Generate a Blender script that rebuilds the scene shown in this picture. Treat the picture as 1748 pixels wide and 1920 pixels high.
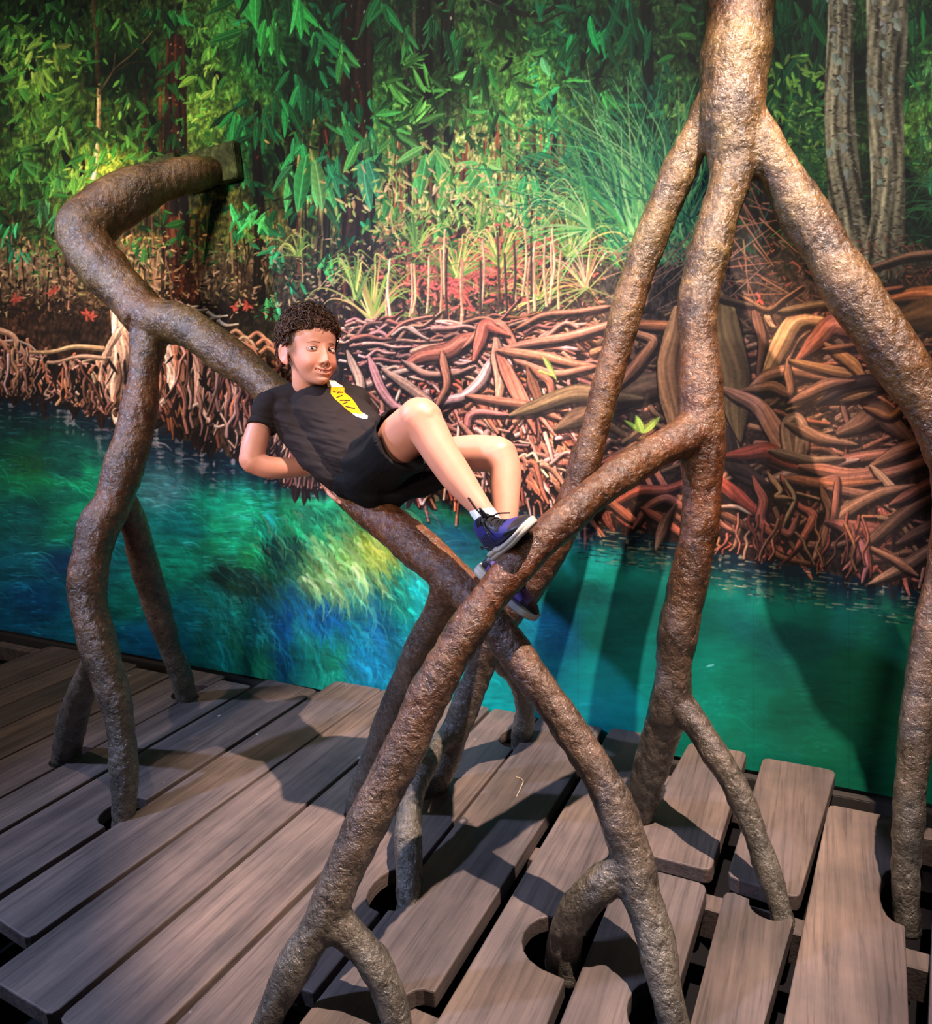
import bpy, bmesh, math, random
import numpy as np
from mathutils import Vector, Matrix, noise

SC = bpy.context.scene
COL = SC.collection
for o in list(bpy.data.objects):
    bpy.data.objects.remove(o, do_unlink=True)

# ------------------------------------------------------------------ camera
FPX, CX, CY, CAM_H = 1280.0, 874.0, 960.0, 1.3
def _unit(v): return v / np.linalg.norm(v)
_Y = _unit(np.array([676.0, -293.0, FPX]))
_X = -_unit(np.array([-2404.0, -80.0, FPX]))
_X = _unit(_X - _Y * _X.dot(_Y))
_Z = np.cross(_X, _Y)
RC = np.array([_X, _Y, _Z])            # camera frame (right, down, forward) -> world
CAMPOS = np.array([0.0, 0.0, CAM_H])
cam_data = bpy.data.cameras.new('camera')
cam_data.sensor_fit = 'HORIZONTAL'; cam_data.sensor_width = 36.0
cam_data.lens = 36.0 * FPX / 1748.0
cam = bpy.data.objects.new('camera', cam_data); COL.objects.link(cam)
_m = Matrix.Identity(4)
for i in range(3):
    _m[i][0] = RC[i, 0]; _m[i][1] = -RC[i, 1]; _m[i][2] = -RC[i, 2]; _m[i][3] = CAMPOS[i]
cam.matrix_world = _m
SC.camera = cam

# ------------------------------------------------------------------ view
SC.view_settings.view_transform = 'Standard'
SC.view_settings.look = 'None'
SC.view_settings.exposure = 0.0
SC.view_settings.gamma = 1.0
SC.view_settings.use_curve_mapping = False

# ------------------------------------------------------------------ world and lights
W = bpy.data.worlds.new('world'); SC.world = W; W.use_nodes = True
W.node_tree.nodes['Background'].inputs[0].default_value = (0.55, 0.62, 0.8, 1)
W.node_tree.nodes['Background'].inputs[1].default_value = 0.07

def spot(name, loc, target, power, color, size=50, blend=0.5, radius=0.04):
    l = bpy.data.lights.new(name, 'SPOT'); l.energy = power; l.color = color
    l.spot_size = math.radians(size); l.spot_blend = blend; l.shadow_soft_size = radius
    o = bpy.data.objects.new(name, l); COL.objects.link(o); o.location = loc
    d = Vector(target) - Vector(loc)
    o.rotation_euler = d.to_track_quat('-Z', 'Y').to_euler()
    return o
def area(name, loc, target, power, color, sx, sy):
    l = bpy.data.lights.new(name, 'AREA'); l.shape = 'RECTANGLE'; l.size = sx; l.size_y = sy
    l.energy = power; l.color = color
    o = bpy.data.objects.new(name, l); COL.objects.link(o); o.location = loc
    d = Vector(target) - Vector(loc)
    o.rotation_euler = d.to_track_quat('-Z', 'Y').to_euler()
    return o
spot('warm_key_spot', (0.45, 1.15, 4.2), (-0.80, 1.86, 0.0), 2150, (1.0, 0.75, 0.62), 33, 0.45, 0.02)
spot('warm_side_spot', (-1.9, 1.0, 4.2), (-2.9, 1.8, 0.6), 260, (1.0, 0.70, 0.52), 44, 0.6, 0.03)
spot('added_face_fill', (-0.5, -1.8, 1.75), (-1.12, 1.6, 1.17), 250, (1.0, 0.72, 0.60), 21, 0.7, 0.12)  # added frontal fill that brightens the face, not a lamp of the place
spot('cool_side_spot', (-3.6, -0.2, 3.4), (-0.9, 1.5, 0.5), 780, (0.50, 0.61, 1.0), 56, 0.6, 0.07)
for _x, _p in ((-4.3, 680), (-2.0, 900), (0.3, 640)):
    spot('mural_wash_spot', (_x + .4, -3.0, 3.5), (_x, 2.29, 1.84), _p * 1.08, (1.0, 0.96, 0.90), 37, 0.6, 0.55)

# ------------------------------------------------------------------ helpers
def U(px, py, d):
    """a point of the place seen in direction (px, py) at depth d metres"""
    c = np.array([(px - CX) / FPX * d, (py - CY) / FPX * d, d])
    return CAMPOS + RC @ c
def ray(px, py): return RC @ np.array([px - CX, py - CY, FPX])
def FL(px, py, z=0.0):
    r = ray(px, py); return CAMPOS + r * ((z - CAM_H) / r[2])
def depth_floor(px, py, z=0.0):
    return float((RC.T @ (FL(px, py, z) - CAMPOS))[2])
def proj_arr(P):
    c = (P - CAMPOS) @ RC
    return c[:, 0] / c[:, 2] * FPX + CX, c[:, 1] / c[:, 2] * FPX + CY

def tag(o, label=None, cat=None, group=None, kind=None):
    if label: o['label'] = label
    if cat: o['category'] = cat
    if group: o['group'] = group
    if kind: o['kind'] = kind
    return o
def mesh_obj(name, verts, faces, mat=None, parent=None, smooth=False):
    me = bpy.data.meshes.new(name)
    me.from_pydata([tuple(map(float, v)) for v in verts], [], [tuple(f) for f in faces])
    me.update()
    if smooth: me.polygons.foreach_set('use_smooth', [True] * len(me.polygons))
    o = bpy.data.objects.new(name, me); COL.objects.link(o)
    if mat: me.materials.append(mat)
    if parent: o.parent = parent
    return o
def bm_obj(name, bm, mat=None, parent=None, smooth=False):
    me = bpy.data.meshes.new(name); bm.to_mesh(me); bm.free()
    if smooth: me.polygons.foreach_set('use_smooth', [True] * len(me.polygons))
    o = bpy.data.objects.new(name, me); COL.objects.link(o)
    if mat: me.materials.append(mat)
    if parent: o.parent = parent
    return o
def empty(name, loc=(0, 0, 0)):
    o = bpy.data.objects.new(name, None); COL.objects.link(o); o.location = loc
    o.empty_display_size = 0.1
    return o
def catmull(P, n=6):
    P = [np.array(p, float) for p in P]
    Q = [2 * P[0] - P[1]] + P + [2 * P[-1] - P[-2]]
    out = []
    for i in range(1, len(Q) - 2):
        a, b, c, d = Q[i - 1], Q[i], Q[i + 1], Q[i + 2]
        for k in range(n):
            t = k / n
            out.append(0.5 * ((2 * b) + (c - a) * t + (2 * a - 5 * b + 4 * c - d) * t * t + (3 * b - a - 3 * c + d) * t ** 3))
    out.append(P[-1])
    return np.array(out)
def tube_geo(pts, rad, seg=14, squash=1.0, upv=None):
    """closed tube through pts with radius per point; returns verts, faces"""
    pts = np.array(pts, float); n = len(pts)
    T = np.gradient(pts, axis=0); T /= np.linalg.norm(T, axis=1)[:, None] + 1e-12
    ref = np.array(upv if upv is not None else (0.3, 0.2, 0.93)); 
    u = ref - T[0] * ref.dot(T[0]); u /= np.linalg.norm(u)
    V = []; Fc = []
    for i in range(n):
        u = u - T[i] * u.dot(T[i]); u /= np.linalg.norm(u) + 1e-12
        w = np.cross(T[i], u)
        for k in range(seg):
            a = 2 * math.pi * k / seg
            V.append(pts[i] + rad[i] * (math.cos(a) * u + squash * math.sin(a) * w))
    for i in range(n - 1):
        for k in range(seg):
            a = i * seg + k; b = i * seg + (k + 1) % seg
            Fc.append((a, b, b + seg, a + seg))
    Fc.append(tuple(range(seg - 1, -1, -1))); Fc.append(tuple((n - 1) * seg + k for k in range(seg)))
    return V, Fc
def join_geo(parts):
    V = []; Fc = []
    for v, f in parts:
        o = len(V); V += list(v); Fc += [tuple(i + o for i in q) for q in f]
    return V, Fc
def eval_mesh(o):
    dg = bpy.context.evaluated_depsgraph_get()
    me = bpy.data.meshes.new_from_object(o.evaluated_get(dg), depsgraph=dg)
    return me
def remesh(V, Fc, voxel, smooth_it=6):
    """union of overlapping closed shapes as one smooth skin -> numpy verts, quads/tris"""
    o = mesh_obj('tmp_body', V, Fc)
    m = o.modifiers.new('r', 'REMESH'); m.mode = 'VOXEL'; m.voxel_size = voxel; m.adaptivity = 0
    if smooth_it:
        s = o.modifiers.new('s', 'SMOOTH'); s.factor = 0.5; s.iterations = smooth_it
    me = eval_mesh(o)
    old = o.data
    bpy.data.objects.remove(o); bpy.data.meshes.remove(old)
    return me
def mesh_arrays(me):
    co = np.empty(len(me.vertices) * 3); me.vertices.foreach_get('co', co)
    no = np.empty(len(me.vertices) * 3); me.vertices.foreach_get('normal', no)
    return co.reshape(-1, 3), no.reshape(-1, 3)
# value noise in numpy for vertex work
_rng0 = np.random.RandomState(5); _PERM = _rng0.permutation(256); _PERM = np.concatenate([_PERM, _PERM, _PERM]); _VAL = _rng0.rand(256)
def vnoise(P):
    P = np.asarray(P, float); I = np.floor(P).astype(int); F_ = P - I; F_ = F_ * F_ * (3 - 2 * F_)
    I = I & 255; r = 0
    for dx in (0, 1):
        for dy in (0, 1):
            for dz in (0, 1):
                h = _VAL[_PERM[_PERM[_PERM[(I[:, 0] + dx) & 255] + ((I[:, 1] + dy) & 255)] + ((I[:, 2] + dz) & 255)]]
                w = (F_[:, 0] if dx else 1 - F_[:, 0]) * (F_[:, 1] if dy else 1 - F_[:, 1]) * (F_[:, 2] if dz else 1 - F_[:, 2])
                r = r + h * w
    return r * 2 - 1

# ------------------------------------------------------------------ materials
def mat(name, color=(0.5, 0.5, 0.5), rough=0.6, spec=0.5, metal=0.0):
    m = bpy.data.materials.new(name); m.use_nodes = True
    b = m.node_tree.nodes['Principled BSDF']
    b.inputs['Base Color'].default_value = (*color, 1); b.inputs['Roughness'].default_value = rough
    b.inputs['Specular IOR Level'].default_value = spec; b.inputs['Metallic'].default_value = metal
    return m
class NT:
    def __init__(s, m): s.t = m.node_tree; s.n = s.t.nodes; s.l = s.t.links; s.b = s.n['Principled BSDF']
    def add(s, typ, **kw):
        n = s.n.new(typ)
        for k, v in kw.items():
            if k in n.inputs.keys(): n.inputs[k].default_value = v
            else: setattr(n, k, v)
        return n
    def link(s, a, b): s.l.new(a, b)
    def noise(s, vec, scale, detail=5, rough=0.6, dist=0.0):
        n = s.add('ShaderNodeTexNoise'); n.inputs['Scale'].default_value = scale
        n.inputs['Detail'].default_value = detail; n.inputs['Roughness'].default_value = rough
        n.inputs['Distortion'].default_value = dist
        s.link(vec, n.inputs['Vector']); return n.outputs['Fac']
    def ramp(s, fac, stops):
        r = s.add('ShaderNodeValToRGB'); e = r.color_ramp.elements
        while len(e) < len(stops): e.new(0.5)
        for i, (p, c) in enumerate(stops):
            e[i].position = p; e[i].color = (*c, 1) if len(c) == 3 else c
        s.link(fac, r.inputs['Fac']); return r.outputs['Color']
    def coords(s, scale=(1, 1, 1), kind='Object', rot=(0, 0, 0)):
        tc = s.add('ShaderNodeTexCoord'); mp = s.add('ShaderNodeMapping')
        mp.inputs['Scale'].default_value = scale; mp.inputs['Rotation'].default_value = rot
        s.link(tc.outputs[kind], mp.inputs['Vector']); return mp.outputs['Vector']
    def bump(s, fac, strength=0.5, dist=0.01, prev=None):
        b = s.add('ShaderNodeBump'); b.inputs['Strength'].default_value = strength; b.inputs['Distance'].default_value = dist
        s.link(fac, b.inputs['Height'])
        if prev is not None: s.link(prev, b.inputs['Normal'])
        return b.outputs['Normal']
    def mix(s, fac, a, b, mode='MIX'):
        m = s.add('ShaderNodeMix'); m.data_type = 'RGBA'; m.blend_type = mode
        for sock, v in ((m.inputs['Factor'], fac), (m.inputs['A'], a), (m.inputs['B'], b)):
            pass
        def put(sock, v):
            if hasattr(v, 'links') or isinstance(v, bpy.types.NodeSocket): s.link(v, sock)
            elif isinstance(v, (int, float)): sock.default_value = v
            else: sock.default_value = (*v, 1)
        put(m.inputs[0], fac); put(m.inputs[6], a); put(m.inputs[7], b)
        return m.outputs[2]
# ================================================================== the printed forest mural (colours of the print only)
MX0, MX1, MY0, MY1 = -330, 2010, -330, 1600
MW, MH = MX1 - MX0, MY1 - MY0
def paint_mural():
    rs = np.random.RandomState(11); rd = random.Random(7)
    C = np.zeros((MH, MW, 3), np.float32)
    gy, gx = np.mgrid[0:MH, 0:MW].astype(np.float32)
    gx += MX0; gy += MY0
    def n2(cx, cy, seed, warp=None):
        r = np.random.RandomState(seed)
        nx, ny = int(MW / cx) + 3, int(MH / cy) + 3
        g = r.rand(ny, nx).astype(np.float32)
        X = (gx - MX0) / cx; Y = (gy - MY0) / cy
        if warp is not None: X = np.clip(X + warp[0] / cx, 0, nx - 2); Y = np.clip(Y + warp[1] / cy, 0, ny - 2)
        ix = X.astype(np.int32); iy = Y.astype(np.int32); fx = X - ix; fy = Y - iy
        ix = np.minimum(ix, nx - 2); iy = np.minimum(iy, ny - 2)
        fx = fx * fx * (3 - 2 * fx); fy = fy * fy * (3 - 2 * fy)
        return (g[iy, ix] * (1 - fx) * (1 - fy) + g[iy, ix + 1] * fx * (1 - fy) + g[iy + 1, ix] * (1 - fx) * fy + g[iy + 1, ix + 1] * fx * fy)
    def fbm(cx, cy, seed, octs=4):
        a = 0; w = 1; t = 0
        for o in range(octs):
            a = a + w * n2(cx / 2 ** o, cy / 2 ** o, seed + o); t += w; w *= 0.55
        return a / t
    def curve(pts): 
        xs = [p[0] for p in pts]; ys = [p[1] for p in pts]
        return lambda x: np.interp(x, xs, ys)
    # ---- colour points, blended
    JP = [(-200,100,(14,38,18)),(40,60,(26,52,22)),(100,200,(58,92,34)),(60,330,(48,88,36)),(230,120,(22,46,20)),(200,300,(110,132,50)),(240,250,(40,66,26)),
     (390,130,(52,92,36)),(390,240,(78,112,46)),(480,100,(14,52,26)),(480,300,(20,64,34)),(420,420,(110,120,58)),(560,120,(18,58,28)),(600,330,(96,116,52)),(560,430,(120,118,62)),
     (700,80,(18,44,20)),(760,200,(40,86,34)),(760,320,(140,146,76)),(830,380,(205,180,110)),(930,340,(170,164,92)),(930,430,(210,170,110)),(980,120,(60,100,40)),(1060,230,(66,112,46)),(1060,60,(20,68,34)),
     (1030,330,(120,140,72)),(1130,330,(40,86,50)),(1200,200,(24,60,34)),(1280,200,(80,120,52)),(1300,330,(20,40,24)),(1480,100,(22,46,24)),(1500,250,(30,56,30)),(1490,420,(26,24,18)),(1730,120,(34,72,32)),
     (1735,260,(90,130,52)),(1735,400,(22,44,30)),(1850,200,(24,54,26)),(60,430,(60,78,40)),(60,500,(160,120,86)),(200,500,(170,130,90)),(330,450,(90,84,50)),(330,520,(150,110,76)),(440,500,(90,66,46)),(460,580,(26,20,16)),
     (560,520,(70,62,40)),(640,540,(40,26,18)),(760,470,(170,120,76)),(820,500,(150,90,62)),(930,500,(160,84,62)),(1020,480,(140,90,62)),(1100,480,(70,60,44)),(1140,540,(52,46,40)),(760,560,(44,34,30)),(900,570,(50,38,32)),(1040,570,(56,42,36)),
     (60,580,(60,34,24)),(160,620,(44,26,18)),(0,640,(80,50,36)),(1400,500,(40,32,28)),(1450,560,(52,38,30)),(1640,520,(50,34,26)),(1740,560,(70,40,26)),(1250,560,(50,40,34)),
     (40,700,(60,34,24)),(200,720,(64,38,28)),(350,720,(70,42,32)),(480,760,(60,38,28)),(700,680,(66,40,32)),(850,800,(62,38,30)),(1000,700,(60,44,34)),(1000,880,(44,26,22)),(1110,760,(60,44,34)),(1200,740,(64,50,40)),(1340,680,(70,48,36)),
     (1450,650,(54,36,26)),(1600,640,(60,38,28)),(1600,800,(58,42,32)),(1450,820,(66,46,36)),(1700,800,(70,44,32)),(1300,960,(34,18,16)),(1450,980,(40,22,18)),(1600,960,(50,32,24)),(1720,980,(56,38,30)),(1700,1060,(46,32,24)),(1850,900,(50,34,26)),(1900,600,(50,34,26)),(-200,640,(50,32,24))]
    WP = [(-200,900,(8,80,74)),(-200,1100,(6,80,120)),(20,790,(12,50,52)),(60,850,(10,70,56)),(50,900,(14,112,80)),(130,880,(14,128,100)),(150,940,(12,140,116)),(110,1000,(12,120,104)),(60,1000,(14,84,96)),(40,960,(10,72,84)),
     (40,1060,(12,92,128)),(120,1060,(14,66,120)),(60,1130,(8,74,140)),(20,1170,(10,92,150)),(130,1150,(10,108,160)),(220,1000,(10,100,130)),(250,840,(40,66,110)),(330,850,(52,84,120)),(310,910,(60,120,150)),(260,1120,(8,120,130)),
     (330,980,(10,122,146)),(340,1060,(12,148,140)),(330,1150,(10,112,150)),(280,1200,(10,96,170)),(400,860,(20,70,96)),(420,940,(12,144,132)),(410,1010,(14,150,120)),(380,1120,(16,120,130)),(470,960,(18,150,112)),(480,1040,(16,130,82)),
     (530,960,(20,120,84)),(570,980,(26,140,100)),(620,950,(30,150,110)),(560,1020,(24,84,60)),(520,1060,(20,62,50)),(620,1010,(60,130,76)),(590,1050,(90,140,70)),(640,1040,(110,160,72)),(690,1030,(150,178,70)),(690,1070,(90,150,90)),
     (600,1090,(90,140,80)),(650,1100,(40,120,110)),(540,1110,(20,84,120)),(530,1160,(12,90,160)),(450,1080,(18,60,56)),(400,1080,(20,50,48)),(460,1160,(16,110,110)),(460,1230,(14,112,84)),(400,1230,(12,118,150)),(530,1230,(14,100,110)),
     (600,1150,(10,90,160)),(580,1230,(12,136,130)),(640,1180,(12,110,150)),(620,1250,(14,140,120)),(700,1110,(10,110,160)),(760,1120,(12,150,168)),(720,1180,(10,92,160)),(740,1230,(12,120,180)),(680,1240,(10,110,170)),(790,1180,(10,130,180)),
     (720,960,(16,110,80)),(780,960,(14,92,72)),(800,1000,(14,78,96)),(870,970,(14,92,74)),(860,1010,(14,74,110)),(930,1000,(10,70,80)),(870,1240,(4,160,170)),(950,1300,(4,150,170)),(1050,1180,(6,90,140)),(1030,1260,(4,110,140)),(1100,1330,(0,130,156)),
     (1060,1070,(8,130,140)),(1100,1050,(10,150,160)),(1140,1060,(12,160,166)),(1090,1110,(8,90,96)),(1180,1060,(10,130,130)),(1200,1130,(6,100,104)),(1130,1180,(6,96,104)),(1150,1260,(2,128,140)),(1200,1300,(0,140,160)),(1300,1250,(2,130,130)),
     (1340,1100,(6,110,110)),(1360,1160,(4,92,96)),(1450,1120,(4,118,112)),(1560,1120,(4,98,94)),(1650,1110,(8,98,84)),(1720,1140,(8,84,66)),(1330,1320,(2,140,130)),(1400,1290,(2,110,104)),(1380,1400,(2,120,112)),(1450,1220,(2,80,84)),
     (1520,1200,(2,84,80)),(1600,1220,(6,92,74)),(1680,1200,(8,92,70)),(1500,1320,(2,84,76)),(1560,1420,(2,100,84)),(1640,1330,(4,100,78)),(1640,1440,(2,104,90)),(1730,1300,(4,92,72)),(1730,1460,(2,108,96)),(1850,1300,(4,90,76)),(1480,1440,(2,104,98)),(950,1450,(0,130,150))]
    def blend(Pts, warp, p=3.0, step=6):
        ys = np.arange(0, MH, step); xs = np.arange(0, MW, step)
        X = gx[np.ix_(ys, xs)] + warp[0][np.ix_(ys, xs)]; Y = gy[np.ix_(ys, xs)] + warp[1][np.ix_(ys, xs)]
        num = np.zeros(X.shape + (3,), np.float32); den = np.zeros(X.shape, np.float32)
        for x, y, c in Pts:
            w = 1.0 / (((X - x) ** 2 + ((Y - y) * 1.25) ** 2 + 300.0) ** (p / 2))
            num += w[..., None] * np.array(c, np.float32); den += w
        S = num / den[..., None]
        fy = np.clip((gy - MY0) / step, 0, len(ys) - 1.001); fx = np.clip((gx - MX0) / step, 0, len(xs) - 1.001)
        iy = fy.astype(int); ix = fx.astype(int); fy = (fy - iy)[..., None]; fx = (fx - ix)[..., None]
        return (S[iy, ix] * (1 - fx) * (1 - fy) + S[iy, ix + 1] * fx * (1 - fy) + S[iy + 1, ix] * (1 - fx) * fy + S[iy + 1, ix + 1] * fx * fy) / 255.0
    wx = (fbm(90, 70, 1) - 0.5) * 90; wy = (fbm(90, 70, 21) - 0.5) * 70
    J = blend(JP, (wx, wy)); Wt = blend(WP, (wx * 0.8, wy * 0.8), 3.6) * np.array((1.0, 0.93, 0.80), np.float32)
    # water: ripples and flecks
    rip = fbm(46, 7, 41, 4) - 0.5; rip2 = fbm(16, 16, 51, 3) - 0.5; big = fbm(120, 80, 61, 4) - 0.5
    calm = np.clip((gx - 850) / 250, 0, 1) * 0.72
    Wt = Wt * 1.12 * (1 + (0.55 * rip + 0.35 * rip2 + 0.35 * big)[..., None] * (1 - calm)[..., None] + 0.10 * (fbm(90, 26, 71, 3) - 0.5)[..., None])
    # light flecks
    fl = np.clip((n2(14, 2.6, 81) * n2(40, 30, 82) - 0.52) * 5, 0, 1) * (1 - calm)
    Wt = Wt + fl[..., None] * np.array((0.10, 0.22, 0.26), np.float32) * 0.8
    shore = curve([(-330,720),(0,738),(120,752),(200,778),(300,800),(400,842),(500,872),(540,905),(640,918),(760,930),(860,938),(1000,952),(1090,985),(1200,1000),(1300,1020),(1400,1045),(1500,1058),(1580,1078),(1660,1096),(1748,1112),(2010,1180)])(gx)
    jit = (n2(7, 300, 91) - 0.5) * 22
    s = gy - (shore + jit)
    isw = np.clip(s / 3.0 + 0.5, 0, 1)[..., None]
    # dark band of reflections right below the bank
    bw = curve([(-330,60),(0,55),(250,90),(400,80),(560,30),(700,14),(900,20),(1080,50),(1300,70),(1500,62),(1640,44),(1748,40),(2010,40)])(gx)
    rb = np.clip(1.35 * (1 - s / (bw * 1.25)), 0, 1)
    st = n2(6, 60, 95) * 0.6 + n2(14, 90, 96) * 0.4
    wob = n2(22, 4, 97)
    dark = np.array((12, 22, 34), np.float32) / 255
    Wt = Wt * (1 - rb[..., None] * 0.92) + dark * rb[..., None] * 0.92
    streak = np.clip((st * 0.75 + wob * 0.45 - 0.72) * 7, 0, 1) * np.clip(1 - s / (bw * 1.25), 0, 1) ** 0.6
    tone = np.where((gx < 600)[..., None], np.array((188, 166, 168), np.float32) / 255, np.array((186, 168, 128), np.float32) / 255)
    Wt = Wt * (1 - 0.75 * streak[..., None]) + tone * 0.75 * streak[..., None]
    # ground / jungle texture under the leaves
    sp = fbm(9, 9, 101, 3); sp2 = fbm(3.4, 7, 111, 2)
    J = J * (0.35 + 1.3 * sp[..., None] * sp2[..., None] * 2.0)
    C[:] = J * (1 - isw) + Wt * isw

    # ---------------- brush primitives
    def win(x0, x1, y0, y1):
        a = max(int(x0) - MX0, 0); b = min(int(x1) - MX0 + 2, MW); c = max(int(y0) - MY0, 0); d = min(int(y1) - MY0 + 2, MH)
        if a >= b or c >= d: return None
        return slice(c, d), slice(a, b)
    def leaf(x, y, L, wd, ang, col, bend=0.0, rib=1.25, tipc=None, edge=0.0):
        """ang: direction the leaf points to, radians, 0 = right, pi/2 = down"""
        ca, sa = math.cos(ang), math.sin(ang)
        ex, ey = x + L * ca, y + L * sa; m = wd + abs(bend) * L + 2
        w = win(min(x, ex) - m, max(x, ex) + m, min(y, ey) - m, max(y, ey) + m)
        if w is None: return
        X = gx[w] - x; Y = gy[w] - y
        u = (X * ca + Y * sa) / L; v = -X * sa + Y * ca
        v = v - bend * L * (u * u) 
        uu = np.clip(u, 0, 1)
        hw = wd * 0.5 * np.maximum(np.sin(np.pi * uu ** 0.8), 0) ** 0.8 + 0.01
        a = np.clip(hw - np.abs(v) + 0.5, 0, 1) * ((u > 0) & (u < 1))
        if not a.any(): return
        c = np.array(col, np.float32) / 255
        sh = 0.90 + 0.22 * np.clip(v / (hw + .5), -1, 1) + 0.10 * (uu - .5)
        vein = 0.05 * np.sin((uu * 7 + np.abs(v) / (wd + 1) * 1.5) * 6.28) if wd > 9 else 0
        base = c * np.clip(sh + vein, 0, 2)[..., None]
        if tipc is not None:
            tc = np.array(tipc, np.float32) / 255
            tw = np.clip((uu - .6) * 2.2, 0, 1)[..., None]; base = base * (1 - tw) + tc * tw
        r = np.clip(1 - np.abs(v) / (0.05 * wd + 0.55), 0, 1)[..., None] * (0.75 if wd > 5 else 0.3)
        base = base * (1 - r) + np.minimum(c * rib + 0.10, 1) * r
        if edge:
            e = np.clip(np.abs(v) - (hw - 1.4), 0, 1)[..., None] * edge
            base = base * (1 - e) + np.minimum(c * 1.5 + 0.08, 1) * e
        a = a[..., None]
        C[w] = C[w] * (1 - a) + base * a
    def stroke(pts, w0, w1, col, tube=True, hi=0.45, lo=0.55, tex=0.0, side=-1, alpha=1.0, n=4, taper=False, dark_end=0.0):
        P = catmull([(p[0], p[1]) for p in pts], n) if len(pts) > 2 else np.array(pts, float)
        if np.isscalar(w0): ws = np.linspace(w0, w1, len(P))
        else: ws = np.interp(np.linspace(0, 1, len(P)), np.linspace(0, 1, len(w0)), w0)
        if taper:
            q_ = np.linspace(0, 1, len(P)); ws = ws * (0.55 + 0.45 * np.clip(np.minimum(q_, 1 - q_) / 0.2, 0, 1) ** 0.7)
        m = ws.max() / 2 + 3
        w = win(P[:, 0].min() - m, P[:, 0].max() + m, P[:, 1].min() - m, P[:, 1].max() + m)
        if w is None: return
        X = gx[w]; Y = gy[w]
        best = np.full(X.shape, 1e9, np.float32); vv = np.zeros_like(best); tt = np.zeros_like(best); hh = np.ones_like(best); lv = np.zeros_like(best)
        for i in range(len(P) - 1):
            ax, ay = P[i]; bx, by = P[i + 1]; r0, r1 = ws[i] / 2, ws[i + 1] / 2
            mm = max(r0, r1) + 3
            w2 = win(min(ax, bx) - mm, max(ax, bx) + mm, min(ay, by) - mm, max(ay, by) + mm)
            if w2 is None: continue
            ys = slice(max(w2[0].start - w[0].start, 0), max(w2[0].stop - w[0].start, 0)); xs = slice(max(w2[1].start - w[1].start, 0), max(w2[1].stop - w[1].start, 0))
            xx = X[ys, xs] - ax; yy = Y[ys, xs] - ay
            if xx.size == 0: continue
            dx, dy = bx - ax, by - ay; l2 = dx * dx + dy * dy + 1e-6; l = math.sqrt(l2)
            t = np.clip((xx * dx + yy * dy) / l2, 0, 1)
            ex = xx - t * dx; ey = yy - t * dy
            d = np.sqrt(ex * ex + ey * ey) / (r0 + (r1 - r0) * t + 1e-3)
            sg = (ex * dy - ey * dx) / l    # >0 : right-hand side
            rr = (r0 + (r1 - r0) * t + 1e-3)
            sg = sg / rr
            k = d < best[ys, xs]
            lv[ys, xs][k] = ((-0.45 * ex - 0.89 * ey) / rr)[k]
            best[ys, xs][k] = d[k]; vv[ys, xs][k] = sg[k]; tt[ys, xs][k] = ((i + t) / (len(P) - 1))[k]; hh[ys, xs][k] = (r0 + (r1 - r0) * t)[k]
        a = np.clip((1 - best) * hh + 0.5, 0, 1) * alpha
        if not a.any(): return
        c = np.array(col, np.float32) / 255
        if tube:
            v = np.clip(lv, -1, 1)
            q = 1 + hi * np.clip(1 - ((v - 0.35) / 0.55) ** 2, 0, 1) - lo * np.clip((-v - 0.05), 0, 1) - 0.25 * np.clip(np.abs(v) - 0.75, 0, 1) * 4
        else: q = np.ones_like(best)
        if tex:
            ph = (P[0, 0] * 7.3 + P[0, 1] * 3.1) % 6.28
            gr_ = np.sin(vv * 7.5 + 2.2 * np.sin(tt * 7 + ph) + ph) * 0.5 + np.sin(vv * 15 + 3 * np.sin(tt * 11 + 2 * ph)) * 0.35
            big_w = np.clip(hh / 8, 0.15, 1)
            q = q * (1 + tex * (gr_ * big_w * 1.1 + (TX[w] - 0.5) * 1.3 + 0.25 * np.sin(tt * 9 + ph)))
        if dark_end: q = q * (1 - dark_end * tt)
        base = c * np.clip(q, 0.08, 2)[..., None]
        a = a[..., None]
        C[w] = C[w] * (1 - a) + base * a
    TX = fbm(5, 5, 131, 3)
    def rstroke(pts, w0, w1, c, **k):
        n_ = k.get('n', 4)
        if len(pts) > 2: stroke([(a_ + .8, b_ + 2.2) for a_, b_ in pts], w0 + 3.5, w1 + 3, (24, 13, 11), tube=False, alpha=.72, n=n_)
        stroke(pts, w0, w1, c, **k)
    def jit_c(c, k=0.18, r=rd):
        f = 1 + r.uniform(-k, k); return tuple(max(0, min(255, v * f * (1 + r.uniform(-.06, .06)))) for v in c)
    # light map of the forest (0 dark .. 1 sunlit), and a yellow map
    LM = np.zeros((MH, MW), np.float32)
    for x, y, sx, sy, a in [(90,170,90,110,.62),(200,310,70,60,.62),(40,330,70,60,.5),(390,160,50,150,.7),(20,60,90,60,.35),(470,420,70,60,.55),(250,200,80,80,.35),(590,120,70,90,.4),(600,340,70,80,.55),
        (760,230,110,70,.72),(850,370,110,80,.95),(960,340,80,90,.9),(980,130,120,110,.7),(1070,220,80,80,.75),(1060,60,50,60,.3),(1280,220,60,60,.8),(1290,70,40,60,.5),(1200,330,60,60,.5),(1500,160,60,80,.35),(1735,180,40,110,.65),(1735,280,30,40,.8),
        (700,400,60,80,.45),(560,480,60,50,.5),(300,480,120,60,.55),(100,480,120,60,.6),(60,110,130,90,.78),(150,330,90,80,.7),(230,230,60,90,.6),(1850,150,90,120,.4),(-150,150,120,120,.4),(800,500,140,60,.6),(1480,250,60,60,.35),(870,60,70,50,.25)]:
        LM = np.maximum(LM, a * np.exp(-(((gx - x) / sx) ** 2 + ((gy - y) / sy) ** 2) * 0.7))
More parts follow.
